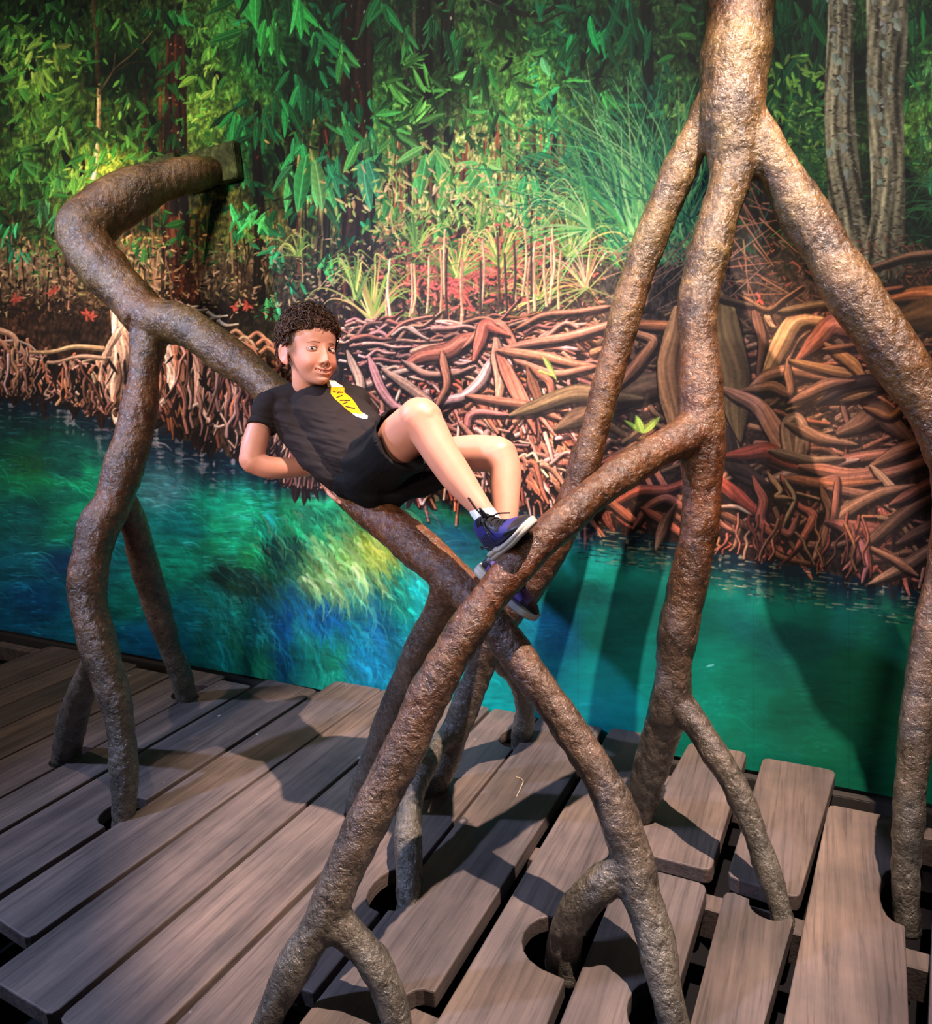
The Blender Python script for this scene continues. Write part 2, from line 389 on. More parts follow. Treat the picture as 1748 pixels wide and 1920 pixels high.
    def lum(x, y):
        i = int(y) - MY0; j = int(x) - MX0
        return float(LM[min(max(i, 0), MH - 1), min(max(j, 0), MW - 1)])
    PAL = [(10,28,12),(16,46,20),(24,70,30),(40,98,42),(66,128,52),(100,156,64),(146,184,88),(196,206,128)]
    PALT = [(8,30,18),(12,52,30),(16,84,50),(24,112,64),(40,140,84),(80,168,100),(140,190,120),(190,210,140)]
    def pick(l, teal=False):
        l = max(0, min(0.999, l)) * (len(PAL) - 1); i = int(l); f = l - i; P = PALT if teal else PAL
        return tuple(P[i][k] * (1 - f) + P[i + 1][k] * f for k in range(3))
    # ---------------- far background: fine stems and tiny leaves
    for _ in range(700):
        x = rd.uniform(-330, 2010); y = rd.uniform(-330, 500); l = lum(x, y)
        L = rd.uniform(20, 70); a = rd.uniform(1.2, 1.9)
        stroke([(x, y), (x + L * math.cos(a), y + L * math.sin(a))], 1.4, 1.0, jit_c((20, 24, 12)), tube=False)
    for _ in range(9000):
        x = rd.uniform(-330, 2010); y = rd.uniform(-330, 530); l = lum(x, y)
        if rd.random() > 0.25 + l * 1.1: continue
        big_ = rd.uniform(8, 20)
        leaf(x, y, big_, rd.uniform(2.2, 5), rd.uniform(-0.5, 3.6), jit_c(pick(l * 0.9 + rd.uniform(-.28, .14))), rd.uniform(-.2, .2))
    # dark gaps
    for _ in range(500):
        x = rd.uniform(-330, 2010); y = rd.uniform(-330, 430); l = lum(x, y)
        if rd.random() < l * 1.1: continue
        leaf(x, y, rd.uniform(20, 60), rd.uniform(6, 18), rd.uniform(1.0, 2.1), (8, 14, 7), rd.uniform(-.2, .2), 1.0)
    # ---------------- trunks of the forest
    def trunk(pts, ws, col, spots=0, tex=0.5, hi=0.2, lo=0.5):
        stroke(pts, ws, None, col, hi=hi, lo=lo, tex=tex, n=6)
    def dtrunk(x0, y0, x1, y1, w0, w1, col=(34, 22, 15), spots=14, red=0.3):
        trunk([(x0, y0), ((x0 + x1) / 2 + rd.uniform(-4, 4), (y0 + y1) / 2), (x1, y1)], [w0, (w0 + w1) / 2, w1], col, tex=0.6, hi=0.25)
        for _ in range(spots):
            t = rd.random(); x = x0 + (x1 - x0) * t + rd.uniform(-.4, .4) * w0; y = y0 + (y1 - y0) * t
            leaf(x, y, rd.uniform(3, 9), rd.uniform(2, 5), rd.uniform(0, 3), (150, 140, 122) if rd.random() > red else (110, 52, 30))
    dtrunk(330, 80, 330, 575, 36, 58, (32, 20, 14), 26)
    dtrunk(326, 420, 350, 590, 30, 60, (66, 34, 22), 10)
    dtrunk(172, -40, 186, 180, 8, 9, (60, 52, 34), 2); 
    stroke([(186,160),(184,260),(176,330),(172,372)], 8, 9, (190, 160, 120), tex=.4)
    stroke([(186,175),(215,130),(250,100),(285,60)], 5, 3, (92, 84, 52)); stroke([(196,160),(212,132),(216,100)], 3, 2, (110, 104, 70)); stroke([(188,165),(160,140),(140,110)], 5, 3, (30, 24, 14))
    stroke([(212,140),(245,118),(300,118)], 3, 2, (60, 56, 34))
    dtrunk(270, 130, 274, 420, 6, 8, (60, 40, 26), 3, .8); dtrunk(300, 120, 306, 400, 6, 8, (84, 50, 32), 3, .8)
    dtrunk(668, -60, 672, 560, 52, 72, (30, 18, 12), 18); dtrunk(660, 180, 668, 590, 40, 76, (40, 24, 17), 12)
    dtrunk(795, -60, 800, 210, 24, 22, (26, 17, 12), 8); dtrunk(800, 200, 812, 430, 18, 26, (60, 36, 24), 8)
    dtrunk(838, -60, 836, 110, 26, 24, (22, 16, 12), 4); dtrunk(740, -30, 775, 200, 7, 6, (56, 56, 34), 2); dtrunk(778, -40, 782, 160, 5, 5, (110, 112, 80), 0)
    dtrunk(868, 300, 866, 470, 26, 34, (78, 44, 28), 6); dtrunk(1000, 200, 1012, 560, 7, 7, (52, 38, 22), 2); dtrunk(1040, 300, 1044, 480, 4, 5, (60, 46, 30), 1)
    dtrunk(480, 260, 486, 560, 18, 24, (20, 15, 10), 5); dtrunk(610, 250, 604, 560, 24, 26, (34, 24, 15), 5); dtrunk(548, 180, 550, 420, 16, 18, (22, 18, 11), 3)
    dtrunk(1210, -60, 1220, 240, 22, 20, (14, 18, 11), 0); dtrunk(1520, -60, 1535, 500, 52, 60, (16, 17, 12), 3); dtrunk(1450, 80, 1440, 460, 40, 50, (20, 20, 13), 3)
    stroke([(900,-20),(940,10),(985,26),(1030,20),(1070,-20)], 10, 8, (22, 18, 13)); stroke([(975,24),(1010,44),(1040,30),(1090,10)], 6, 4, (30, 26, 20)); stroke([(900,-6),(955,22)], 3, 3, (120, 116, 96))
    # thin vertical stems in the sunlit gap
    for _ in range(210):
        x = rd.choice([rd.uniform(560, 1110), rd.uniform(730, 1060)]); y0 = rd.uniform(230, 440); y1 = rd.uniform(y0 + 60, 560)
        c = rd.choice([(34, 26, 16), (60, 44, 26), (120, 92, 56), (190, 160, 104), (44, 52, 24), (150, 70, 44)])
        stroke([(x, y0), (x + rd.uniform(-8, 8), (y0 + y1) / 2), (x + rd.uniform(-14, 14), y1)], rd.uniform(1.5, 4), rd.uniform(1.5, 4), jit_c(c), tube=False, n=3)
    for _ in range(120):
        x = rd.uniform(-330, 520); y0 = rd.uniform(380, 500); y1 = rd.uniform(y0 + 30, 585)
        c = rd.choice([(24, 16, 10), (40, 26, 16), (120, 84, 54), (180, 130, 92)])
        stroke([(x, y0), (x + rd.uniform(-10, 10), y1)], rd.uniform(1.5, 4), rd.uniform(1.5, 3), jit_c(c), tube=False)
    def shade_print(k, seed, lo, hi_, y1=470):
        nz = fbm(75, 95, seed, 3); m = lo + (hi_ - lo) * np.clip((nz - .3) / .4, 0, 1); f = np.clip((y1 - gy) / 60, 0, 1)
        C[:] = C * (1 + (m - 1) * f * k)[..., None]
    shade_print(1, 171, .55, 1.25)
    # ---------------- mid leaves
    for _ in range(3600):
        x = rd.uniform(-330, 2010); y = rd.uniform(-330, 470); l = lum(x, y)
        if rd.random() > 0.30 + l: continue
        L = rd.uniform(16, 40); left = x < 420
        leaf(x, y, L, L * rd.uniform(.22, .42), rd.gauss(1.75 if left else 1.5, 0.75), jit_c(pick(0.12 + l * 0.8 + rd.uniform(-.2, .14), (430 < x < 700) or 1000 < x < 1250)), rd.uniform(-.22, .22), edge=.25)
    def whorl(x, y, n, L, col, spread=1.15, droop=1.57, wr=.26, tip=None, bendk=.18):
        L = L * .84; wr = wr * .9
        for i in range(n + 3):
            a = droop + spread * rd.uniform(-1, 1) * rd.choice([.35, .8, 1.1])
            l2 = L * rd.uniform(.5, 1.15); dk = rd.choice([.35, .6, .9, 1.1, 1.25])
            ox, oy = rd.gauss(0, L * .16), rd.gauss(0, L * .14)
            leaf(x + ox, y + oy, l2, l2 * wr * rd.uniform(.6, 1.05), a, jit_c(tuple(v * dk for v in col), .16), rd.uniform(-1, 1) * bendk * 1.3, 1.3, tip, .3)
        stroke([(x - L * .1, y - L * .5), (x, y), (x + L * .1, y + L * .2)], 2, 1, (40, 44, 24), tube=False)
    shade_print(1, 181, .66, 1.15)
    for _ in range(5200):
        x = rd.uniform(-330, 2010); y = rd.uniform(-330, 480); l = lum(x, y)
        if rd.random() > l * 1.25: continue
        L = rd.uniform(7, 19)
        leaf(x, y, L, L * rd.uniform(.2, .45), rd.gauss(1.5, 1.0), jit_c(pick(.3 + l * .72 + rd.uniform(-.2, .12))), rd.uniform(-.3, .3))
    # left canopy clusters
    for x, y, n, L, c in [(70,130,5,55,(96,140,58)),(20,60,5,50,(44,96,44)),(110,240,5,52,(84,130,60)),(60,210,5,50,(60,110,46)),(130,30,5,46,(34,86,38)),(180,250,5,46,(60,104,44)),(230,40,5,44,(50,100,40)),(285,20,5,50,(24,84,40)),(330,20,5,60,(26,92,46)),
        (280,290,5,46,(46,92,40)),(110,330,6,44,(60,120,60)),(40,300,5,50,(50,110,56)),(150,160,5,46,(90,136,56)),(85,20,5,60,(36,90,40)),(240,180,5,42,(40,84,36)),(370,60,5,36,(60,120,50)),(120,400,5,50,(56,140,90)),(20,420,5,56,(44,140,90)),(30,470,5,46,(40,130,84)),(80,380,6,42,(70,150,96)),(-60,150,5,56,(60,110,50)),(-160,260,5,56,(50,100,44)),(-100,400,5,50,(50,120,70)),(-220,80,5,60,(40,90,40))]:
        whorl(x, y, n, L, c)
    for x, y, n, L, c in [(545,-10,6,100,(40,140,62)),(470,-20,5,100,(30,110,54)),(510,50,5,90,(44,140,62)),(600,60,5,80,(26,100,50)),(455,60,5,80,(32,120,56)),(560,150,6,80,(30,120,66)),(520,190,6,80,(28,112,60)),(600,180,5,74,(24,92,52)),
        (440,210,6,70,(26,100,54)),(480,230,5,80,(18,80,46)),(560,260,6,70,(34,120,66)),(440,390,6,60,(52,170,100)),(470,400,5,52,(60,176,104)),(560,330,5,90,(70,170,100)),(600,340,5,100,(84,176,96)),(520,470,6,54,(56,166,96)),(500,400,5,44,(60,160,84)),
        (620,480,6,56,(70,170,80)),(510,560,5,60,(70,180,96)),(545,520,5,50,(40,140,84)),(640,100,5,60,(60,140,62)),(690,260,6,66,(70,150,76)),(640,230,6,80,(50,130,66)),(700,300,6,60,(66,160,88)),(620,300,5,70,(44,130,80)),(450,310,5,60,(30,100,60))]:
        whorl(x, y, n, L, c, bendk=.14)
    for x, y, n, L, c in [(725,160,7,60,(80,150,62)),(760,120,7,52,(70,140,58)),(810,170,7,64,(84,160,66)),(850,150,7,56,(90,164,70)),(780,230,7,56,(96,170,72)),(740,240,7,60,(80,160,74)),(880,200,7,56,(76,150,66)),(930,210,6,60,(70,146,62)),(700,210,6,56,(60,140,62)),(1000,200,6,50,(90,156,66)),
        (870,240,6,50,(80,150,60)),(1020,250,6,50,(70,140,60)),(960,150,6,44,(60,120,50)),(900,120,5,70,(34,100,44)),(860,60,5,90,(26,84,40)),(820,40,5,80,(24,80,40)),(720,10,5,80,(24,84,40)),(760,60,5,60,(40,100,46)),(1130,40,5,90,(20,110,54)),(1080,60,5,80,(26,120,60)),(1160,0,5,100,(20,100,56)),(1200,60,5,80,(18,90,50)),(1060,150,6,56,(60,140,60)),(1130,170,6,56,(60,140,62)),(1120,220,6,70,(96,170,84)),
        (830,420,5,44,(60,140,60)),(1000,420,5,38,(70,150,84)),(990,370,5,50,(50,140,74)),(850,330,5,50,(120,180,84))]:
        whorl(x, y, n, L, c, spread=1.45 if n > 5 else .8, droop=1.57 if n <= 5 else -1.3 + 2.6 * rd.random(), wr=.24)
    # the big pale pairs of leaves in the middle
    for x, y, L, a, c in [(815,285,92,2.10,(88,176,84)),(800,288,84,1.72,(74,164,80)),(822,290,70,1.35,(66,150,76)),(795,275,60,2.6,(120,186,84)),(812,272,60,.9,(120,186,84)),(905,310,92,2.15,(84,172,82)),(905,310,84,1.15,(80,168,84)),(898,306,50,3.0,(110,180,90)),(910,305,40,.4,(130,190,90)),
        (845,320,80,1.75,(90,170,70)),(985,330,60,1.75,(50,150,76)),(1000,330,58,1.3,(60,156,80)),(680,300,96,1.5,(70,160,110)),(690,300,80,1.2,(60,150,100)),(670,270,60,1.9,(90,170,80)),(575,290,110,1.75,(60,160,84)),(590,300,96,1.35,(110,180,96))]:
        leaf(x, y, L, L * .28, a, jit_c(c, .08), rd.uniform(-.12, .12), 1.5, None, .4)
    leaf(938, 372, 36, 12, 1.2, (226, 206, 150))
    # right canopy: long dark blades and leaves
    for _ in range(70):
        x = rd.uniform(1440, 1560); y = rd.uniform(-60, 330); leaf(x, y, rd.uniform(50, 100), rd.uniform(12, 22), rd.gauss(1.6, .25), jit_c((20, 62, 34), .35), rd.uniform(-.15, .15))
    for _ in range(150):
        x = rd.uniform(1440, 1560); y = rd.uniform(100, 330); leaf(x, y, rd.uniform(10, 24), rd.uniform(4, 9), rd.uniform(0, 3.1), jit_c((104, 150, 60), .3), 0)
    for _ in range(110):
        x = rd.uniform(1440, 1560); y = rd.uniform(190, 460); a = rd.uniform(-.9, .6); L = rd.uniform(50, 130)
        stroke([(x, y), (x + L * .5 * math.cos(a), y + L * .5 * math.sin(a)), (x + L * math.cos(a + .3), y + L * math.sin(a + .3))], 2.4, 1.2, jit_c((40, 84, 42), .3), tube=False, n=3)
    for x, y, n, L, c in [(1720,20,5,80,(26,96,46)),(1745,110,5,60,(70,120,60)),(1500,20,5,90,(24,90,46)),(1690,140,4,60,(30,90,44)),(1740,240,6,60,(96,150,70)),(1760,330,6,70,(40,110,60)),(1850,80,5,90,(30,90,44)),(1900,260,6,80,(60,120,56))]:
        whorl(x, y, n, L, c)
    for _ in range(90):
        x = rd.uniform(1705, 2000); y = rd.uniform(250, 460); a = rd.uniform(2.6, 3.9); L = rd.uniform(50, 120)
        stroke([(x, y), (x + L * .5 * math.cos(a), y + L * .5 * math.sin(a)), (x + L * math.cos(a - .3), y + L * math.sin(a - .3))], 2.6, 1.2, jit_c((44, 96, 56), .3), tube=False, n=3)
    # pale lichened trunks at the right
    for pts, ws in [([(1578,-60),(1576,60),(1574,180),(1580,300),(1590,400),(1608,500)],[46,48,56,62,66,76]), ([(1662,-60),(1664,60),(1660,180),(1664,300),(1666,400),(1660,490)],[76,78,70,64,64,84])]:
        stroke(pts, ws, None, (112, 104, 84), tex=.55, hi=.22, lo=.5, n=6)
        for _ in range(260):
            t = rd.random(); q = t * (len(pts) - 1); i = min(int(q), len(pts) - 2); f = q - i
            x = pts[i][0] * (1 - f) + pts[i + 1][0] * f; y = pts[i][1] * (1 - f) + pts[i + 1][1] * f; wd = ws[i] * .42
            o = rd.uniform(-1, 1) * wd
            if rd.random() < .8: leaf(x + o, y, rd.uniform(6, 16), rd.uniform(1.5, 3.5), rd.gauss(0.15, .35), jit_c((62, 54, 42) if rd.random() < .6 else (150, 142, 120), .2))
            elif y < 340: leaf(x + o * .8 - 6, y, rd.uniform(10, 22), rd.uniform(8, 16), rd.uniform(1, 2), jit_c((150, 156, 140), .1), 0, 1.0)
    for _ in range(420):   # sunlit undergrowth behind the middle stems
        x = rd.gauss(860, 110); y = rd.gauss(380, 55)
        leaf(x, y, rd.uniform(8, 24), rd.uniform(3, 7), rd.gauss(1.5, .8), jit_c(rd.choice([(214, 190, 112), (196, 196, 104), (226, 176, 116), (150, 170, 80)]), .15))
    # ---------------- fan of long grass at the right of the middle
    for _ in range(330):
        bx = rd.gauss(1225, 45); by = rd.uniform(400, 500); a = rd.gauss(-1.95, .48); L = rd.uniform(120, 330)
        c = rd.choice([(44, 110, 70), (30, 84, 60), (84, 150, 84), (60, 130, 70), (130, 176, 104), (24, 66, 52)])
        dr = rd.uniform(-.5, .5) - .25
        stroke([(bx, by), (bx + .5 * L * math.cos(a), by + .5 * L * math.sin(a)), (bx + L * math.cos(a + dr * .5), by + L * math.sin(a + dr * .5) + 20 * abs(dr))], rd.uniform(2.5, 5.5), 1.0, jit_c(c), tube=False, n=4)
    def tuft(bx, by, n, L, cols, spread=1.1, w=3, droop=.5, mean=-1.57):
        for _ in range(n):
            a = rd.gauss(mean, spread * .5); l = L * rd.uniform(.5, 1.1); sgn = 1 if math.cos(a) > 0 else -1
            ex, ey = bx + l * math.cos(a), by + l * math.sin(a)
            stroke([(bx + rd.uniform(-6, 6), by), (bx + .55 * l * math.cos(a), by + .62 * l * math.sin(a)), (ex, ey + l * .12), (ex + sgn * l * droop * .5, ey + l * droop * rd.uniform(.3, .9))], w, 1.0, jit_c(rd.choice(cols), .15), tube=False, n=4)
    # ground litter of the forest floor
    for _ in range(2000):
        x = rd.uniform(-330, 700); y = 590 - 150 * rd.random() ** 1.6
        c = rd.choice([(196, 148, 110), (214, 168, 124), (30, 18, 12), (60, 34, 22), (110, 74, 50), (24, 16, 10), (168, 150, 90)])
        if y > 560 and rd.random() < .7: c = (36, 22, 16)
        leaf(x, y, rd.uniform(5, 16), rd.uniform(2, 5), rd.uniform(0, 3.1), jit_c(c))
    for _ in range(1500):
        x = rd.uniform(700, 1130); y = rd.uniform(440, 590); p = math.exp(-(((x - 900) / 120) ** 2 + ((y - 490) / 60) ** 2))
        c = (206, 92, 72) if rd.random() < p * .8 else rd.choice([(60, 40, 30), (100, 66, 46), (40, 30, 26), (170, 110, 80), (90, 84, 50)])
        leaf(x, y, rd.uniform(5, 18), rd.uniform(3, 8), rd.uniform(0, 3.1), jit_c(c))
    for _ in range(80):
        x = rd.gauss(840, 30); y = rd.gauss(530, 16); leaf(x, y, rd.uniform(10, 22), rd.uniform(5, 9), rd.uniform(0, 3.1), jit_c((212, 90, 76), .15))
    for _ in range(90):
        x = rd.gauss(955, 50); y = rd.gauss(480, 26); leaf(x, y, rd.uniform(10, 24), rd.uniform(5, 10), rd.uniform(0, 3.1), jit_c((208, 96, 76), .15))
    for _ in range(900):
        x = rd.uniform(1340, 2000); y = rd.uniform(440, 620)
        leaf(x, y, rd.uniform(6, 26), rd.uniform(2, 4), rd.gauss(.2, .8), jit_c(rd.choice([(80, 56, 42), (110, 80, 60), (34, 26, 22), (130, 70, 50), (60, 46, 36)])))
    for x, y in [(440,575),(465,572),(30,560),(170,595),(162,590),(1425,560),(100,548)]:
        for _ in range(6): leaf(x, y, rd.uniform(8, 16), 5, rd.uniform(0, 6.2), jit_c((214, 84, 66), .1))
    YG = [(206, 190, 96), (226, 196, 120), (150, 170, 70), (222, 150, 96), (120, 150, 60)]
    GR = [(110, 150, 66), (150, 176, 80), (200, 190, 100), (80, 120, 54)]
    tuft(700, 600, 34, 130, YG, 1.3, 4); tuft(670, 560, 12, 100, GR, .7, 5); tuft(860, 520, 30, 90, GR, 1.3, 3); tuft(940, 500, 30, 90, YG, 1.5, 3)
    tuft(780, 470, 24, 80, GR, 1.2, 3); tuft(1010, 560, 20, 90, YG, 1.3, 3); tuft(1070, 480, 40, 120, GR, 1.8, 3); tuft(1110, 430, 40, 130, [(120, 176, 90), (180, 200, 120), (60, 130, 70)], 1.6, 3, .6, -2.4)
    tuft(1100, 540, 26, 120, [(196, 150, 100), (150, 160, 90), (210, 170, 130)], 2.0, 2.5, .4, -2.0); tuft(560, 480, 14, 60, GR, 1.2, 3); tuft(900, 430, 16, 60, GR, 1.2, 3)
    for _ in range(26):
        x = rd.uniform(720, 1060); y = rd.uniform(420, 520)
        stroke([(x, y), (x + rd.uniform(-5, 5), y + 60), (x + rd.uniform(-5, 5), y + rd.uniform(90, 130))], 4, 5, jit_c(rd.choice([(190, 130, 96), (60, 46, 34), (210, 160, 120)])), tex=.3)
    for _ in range(34):   # fallen stalks on the right slope
        x = rd.uniform(1120, 1330); y = rd.uniform(460, 600); a = rd.gauss(-.6, .3); L = rd.uniform(60, 160)
        stroke([(x, y), (x + L * math.cos(a), y + L * math.sin(a))], 2.4, 1.2, jit_c((130, 96, 74)), tube=False)
    for _ in range(26):
        x = rd.uniform(1350, 1440); y = rd.uniform(300, 560); a = rd.gauss(.6, .7); L = rd.uniform(40, 120)
        stroke([(x, y), (x + L * math.cos(a), y + L * math.sin(a))], 2.6, 1.2, jit_c((140, 92, 66)), tube=False)
    # ---------------- root bank
    PK = [(180, 124, 104), (196, 142, 122), (160, 102, 84), (140, 84, 66), (206, 160, 140), (168, 110, 92)]
    OR = [(180, 108, 74), (196, 126, 92), (150, 84, 56), (168, 98, 66), (130, 76, 54), (206, 146, 112)]
    RD = [(176, 84, 62), (190, 100, 76), (150, 66, 50), (160, 80, 60), (206, 120, 96)]
    DKR = (26, 14, 11)
    shf = curve([(-330,720),(0,738),(120,752),(200,778),(300,800),(400,842),(500,872),(540,905),(640,918),(760,930),(860,938),(1000,952),(1090,985),(1200,1000),(1300,1020),(1400,1045),(1500,1058),(1580,1078),(1660,1096),(1748,1112),(2010,1180)])
    topf = curve([(-330,600),(0,612),(60,620),(120,660),(180,650),(300,600),(420,640),(500,650),(640,640),(760,615),(900,600),(1060,610),(1100,640)])
    for _ in range(900):   # dark hollows behind the roots
        x = rd.uniform(-330, 1120); t = rd.random(); y0, y1 = topf(x), shf(x); y = y0 + 10 + (y1 - y0) * t
        if y > y1 - 4: continue
        leaf(x, y, rd.uniform(20, 50), rd.uniform(8, 18), rd.gauss(1.57, .5), jit_c(DKR, .4), 0, 1.0)
    def hang(x, y, L, w, cols, lean=0.0, wig=6):
        y1 = min(y + L, float(shf(x)) + rd.uniform(-6, 4))
        if y1 < y + 12: return
        k = 4; pts = [(x + lean * (y1 - y) * i / k + rd.uniform(-wig, wig) * (i > 0), y + (y1 - y) * i / k) for i in range(k + 1)]
        rstroke(pts, w, w * rd.uniform(.45, .9), jit_c(rd.choice(cols), .2), hi=.35, lo=.6, tex=.25, dark_end=.25, n=3)
    for _ in range(430):   # left hanging roots
        x = rd.uniform(-330, 620)
        if 60 < x < 130 and rd.random() < .8: continue
        if 130 < x < 175 and rd.random() < .4: continue
        y = float(topf(x)) + rd.uniform(20, 110) if rd.random() < .75 else float(topf(x)) + rd.uniform(5, 40)
        hang(x, y, rd.uniform(40, 150), rd.uniform(3, 8), OR if rd.random() < .45 or y > 740 else PK, rd.gauss(0, .25))
    for _ in range(60):
        x = rd.uniform(-330, 540); y = float(topf(x)) + rd.uniform(0, 90); L = rd.uniform(40, 110)
        if 70 < x < 180: y += 20
        stroke([(x, y), (x + L * .3, y - rd.uniform(0, 14)), (x + L * .7, y + rd.uniform(-8, 10)), (x + L, y + rd.uniform(10, 40))], rd.uniform(4, 8), 3, jit_c(rd.choice(PK), .15), tex=.25)
    stroke([(218,560),(224,610),(230,660),(214,720),(222,790)], [26,30,40,34,18], None, (206, 160, 136), tex=.35); stroke([(224,620),(200,660),(188,700),(196,760)], 16, 6, (210, 160, 134), tex=.3); stroke([(236,620),(250,680),(240,760)], 18, 8, (190, 136, 110), tex=.3)
    stroke([(48,660),(95,660),(140,650),(192,654)], 7, 11, (196, 150, 110), tex=.3); stroke([(52,672),(100,680),(150,668),(196,672)], 6, 9, (200, 152, 124), tex=.3); stroke([(80,680),(86,710),(104,726)], 8, 4, (168, 96, 66))
    stroke([(0,620),(24,630),(44,660),(66,690),(78,720)], 12, 4, (190, 136, 110), tex=.3); stroke([(-20,630),(10,650),(22,700),(26,722)], 9, 4, (176, 118, 92))
    stroke([(172,690),(160,720),(150,760)], 8, 5, (180, 110, 78)); stroke([(186,680),(178,720),(164,780)], 8, 5, (200, 140, 110))
    for x in (116, 124, 132): stroke([(x, 745), (x + 2, 690)], 7, 3, (176, 104, 72))
    stroke([(318,650),(330,700),(318,740),(292,762)], [26,34,20,10], None, (212, 166, 146), tex=.4); stroke([(330,640),(340,720),(346,780)], [16,20,10], None, (176, 112, 86), tex=.4); stroke([(360,650),(372,700),(368,760)], [18,16,10], None, (196, 140, 120), tex=.4)
    stroke([(354,768),(372,758),(386,780),(404,800),(424,796)], 9, 5, (216, 170, 150)); stroke([(300,762),(286,780),(280,790)], 10, 5, (206, 156, 134))
    for x0, y0 in [(336,568),(352,574),(372,590),(390,586),(410,602)]: stroke([(x0, y0), (x0 + 14, y0 + 8), (x0 + 36, y0 + 6)], 8, 4, (214, 176, 150), tex=.3)
    for x0, y0 in [(430,628),(446,640),(470,632),(484,644),(490,660),(450,655)]: stroke([(x0, y0), (x0 + 12, y0 - 8), (x0 + 26, y0 + 2), (x0 + 34, y0 + 16)], 9, 5, jit_c((206, 140, 108)), tex=.3)
    for _ in range(70):
        x = rd.uniform(520, 640); hang(x, rd.uniform(800, 850), 110, rd.uniform(3, 5), PK, -.25)
    for _ in range(260):
        x = rd.uniform(-330, 640); y = rd.uniform(float(topf(x)) + 20, float(shf(x)) - 14)
        leaf(x, y, rd.uniform(12, 42), rd.uniform(3, 9), rd.gauss(1.57, .3), jit_c(DKR, .4), rd.uniform(-.2, .2), 1.0)
    for _ in range(120):
        x = rd.uniform(-330, 620); hang(x, float(topf(x)) + rd.uniform(20, 120), rd.uniform(40, 140), rd.uniform(3, 7), PK, rd.gauss(0, .3))
    # middle tangle
    for _ in range(260):
        x = rd.uniform(630, 1070); y = rd.uniform(600, 690); L = rd.uniform(40, 110); a = rd.gauss(.12, .28)
        rstroke([(x, y), (x + L * .33 * math.cos(a), y + L * .33 * math.sin(a) + rd.uniform(-10, 10)), (x + L * .66 * math.cos(a), y + L * .66 * math.sin(a) + rd.uniform(-10, 10)), (x + L * math.cos(a), y + L * math.sin(a))], rd.uniform(3.5, 8), 3, jit_c(rd.choice(PK if x < 900 else OR + PK), .2), tex=.2, lo=.75)
    for _ in range(340):
        x = rd.uniform(630, 1100); y = rd.uniform(690, 900); y1 = float(shf(x))
        if y > y1 - 20: continue
        if rd.random() < .45: hang(x, y, rd.uniform(40, 120), rd.uniform(4, 9), PK if x < 880 else (OR + RD + PK), rd.gauss(0, .5), 10)
        else:
            L = rd.uniform(30, 90); a = rd.gauss(.6, .7)
            rstroke([(x, y), (x + L * .5 * math.cos(a), y + L * .5 * math.sin(a) - rd.uniform(0, 24)), (x + L * math.cos(a), y + L * math.sin(a) + 14)], rd.uniform(5, 11), 4, jit_c(rd.choice(PK + RD), .2), tex=.25, lo=.75)
    for _ in range(110):
        x = rd.uniform(960, 1110); y = rd.uniform(770, 900); L = rd.uniform(50, 130); a = rd.gauss(.95, .35)
        stroke([(x, y), (x + L * .5 * math.cos(a) + 6, y + L * .5 * math.sin(a)), (x + L * math.cos(a), y + L * math.sin(a))], rd.uniform(4, 7), 3, jit_c(rd.choice(PK + OR), .2), tex=.2, lo=.7)
    for _ in range(330):
        x = rd.uniform(640, 1110); y = rd.uniform(620, 940)
        if y > float(shf(x)) - 14: continue
        leaf(x, y, rd.uniform(10, 34), rd.uniform(4, 11), rd.gauss(.2 if y < 700 else 1.1, .5), jit_c(DKR, .4), rd.uniform(-.2, .2), 1.0)
    for _ in range(170):
        x = rd.uniform(640, 1100); y = rd.uniform(610, 880); L = rd.uniform(50, 120); a = rd.gauss(.15, .4) if y < 700 else rd.gauss(.8, .7)
        if y > float(shf(x)) - 40: continue
        rstroke([(x, y), (x + L * .33 * math.cos(a), y + L * .33 * math.sin(a) - rd.uniform(0, 20)), (x + L * .66 * math.cos(a), y + L * .66 * math.sin(a) - rd.uniform(-4, 10)), (x + L * math.cos(a), min(y + L * math.sin(a), float(shf(x)) + 4))], rd.uniform(6, 12), 4, jit_c(rd.choice(PK), .2), tex=.25, lo=.8)
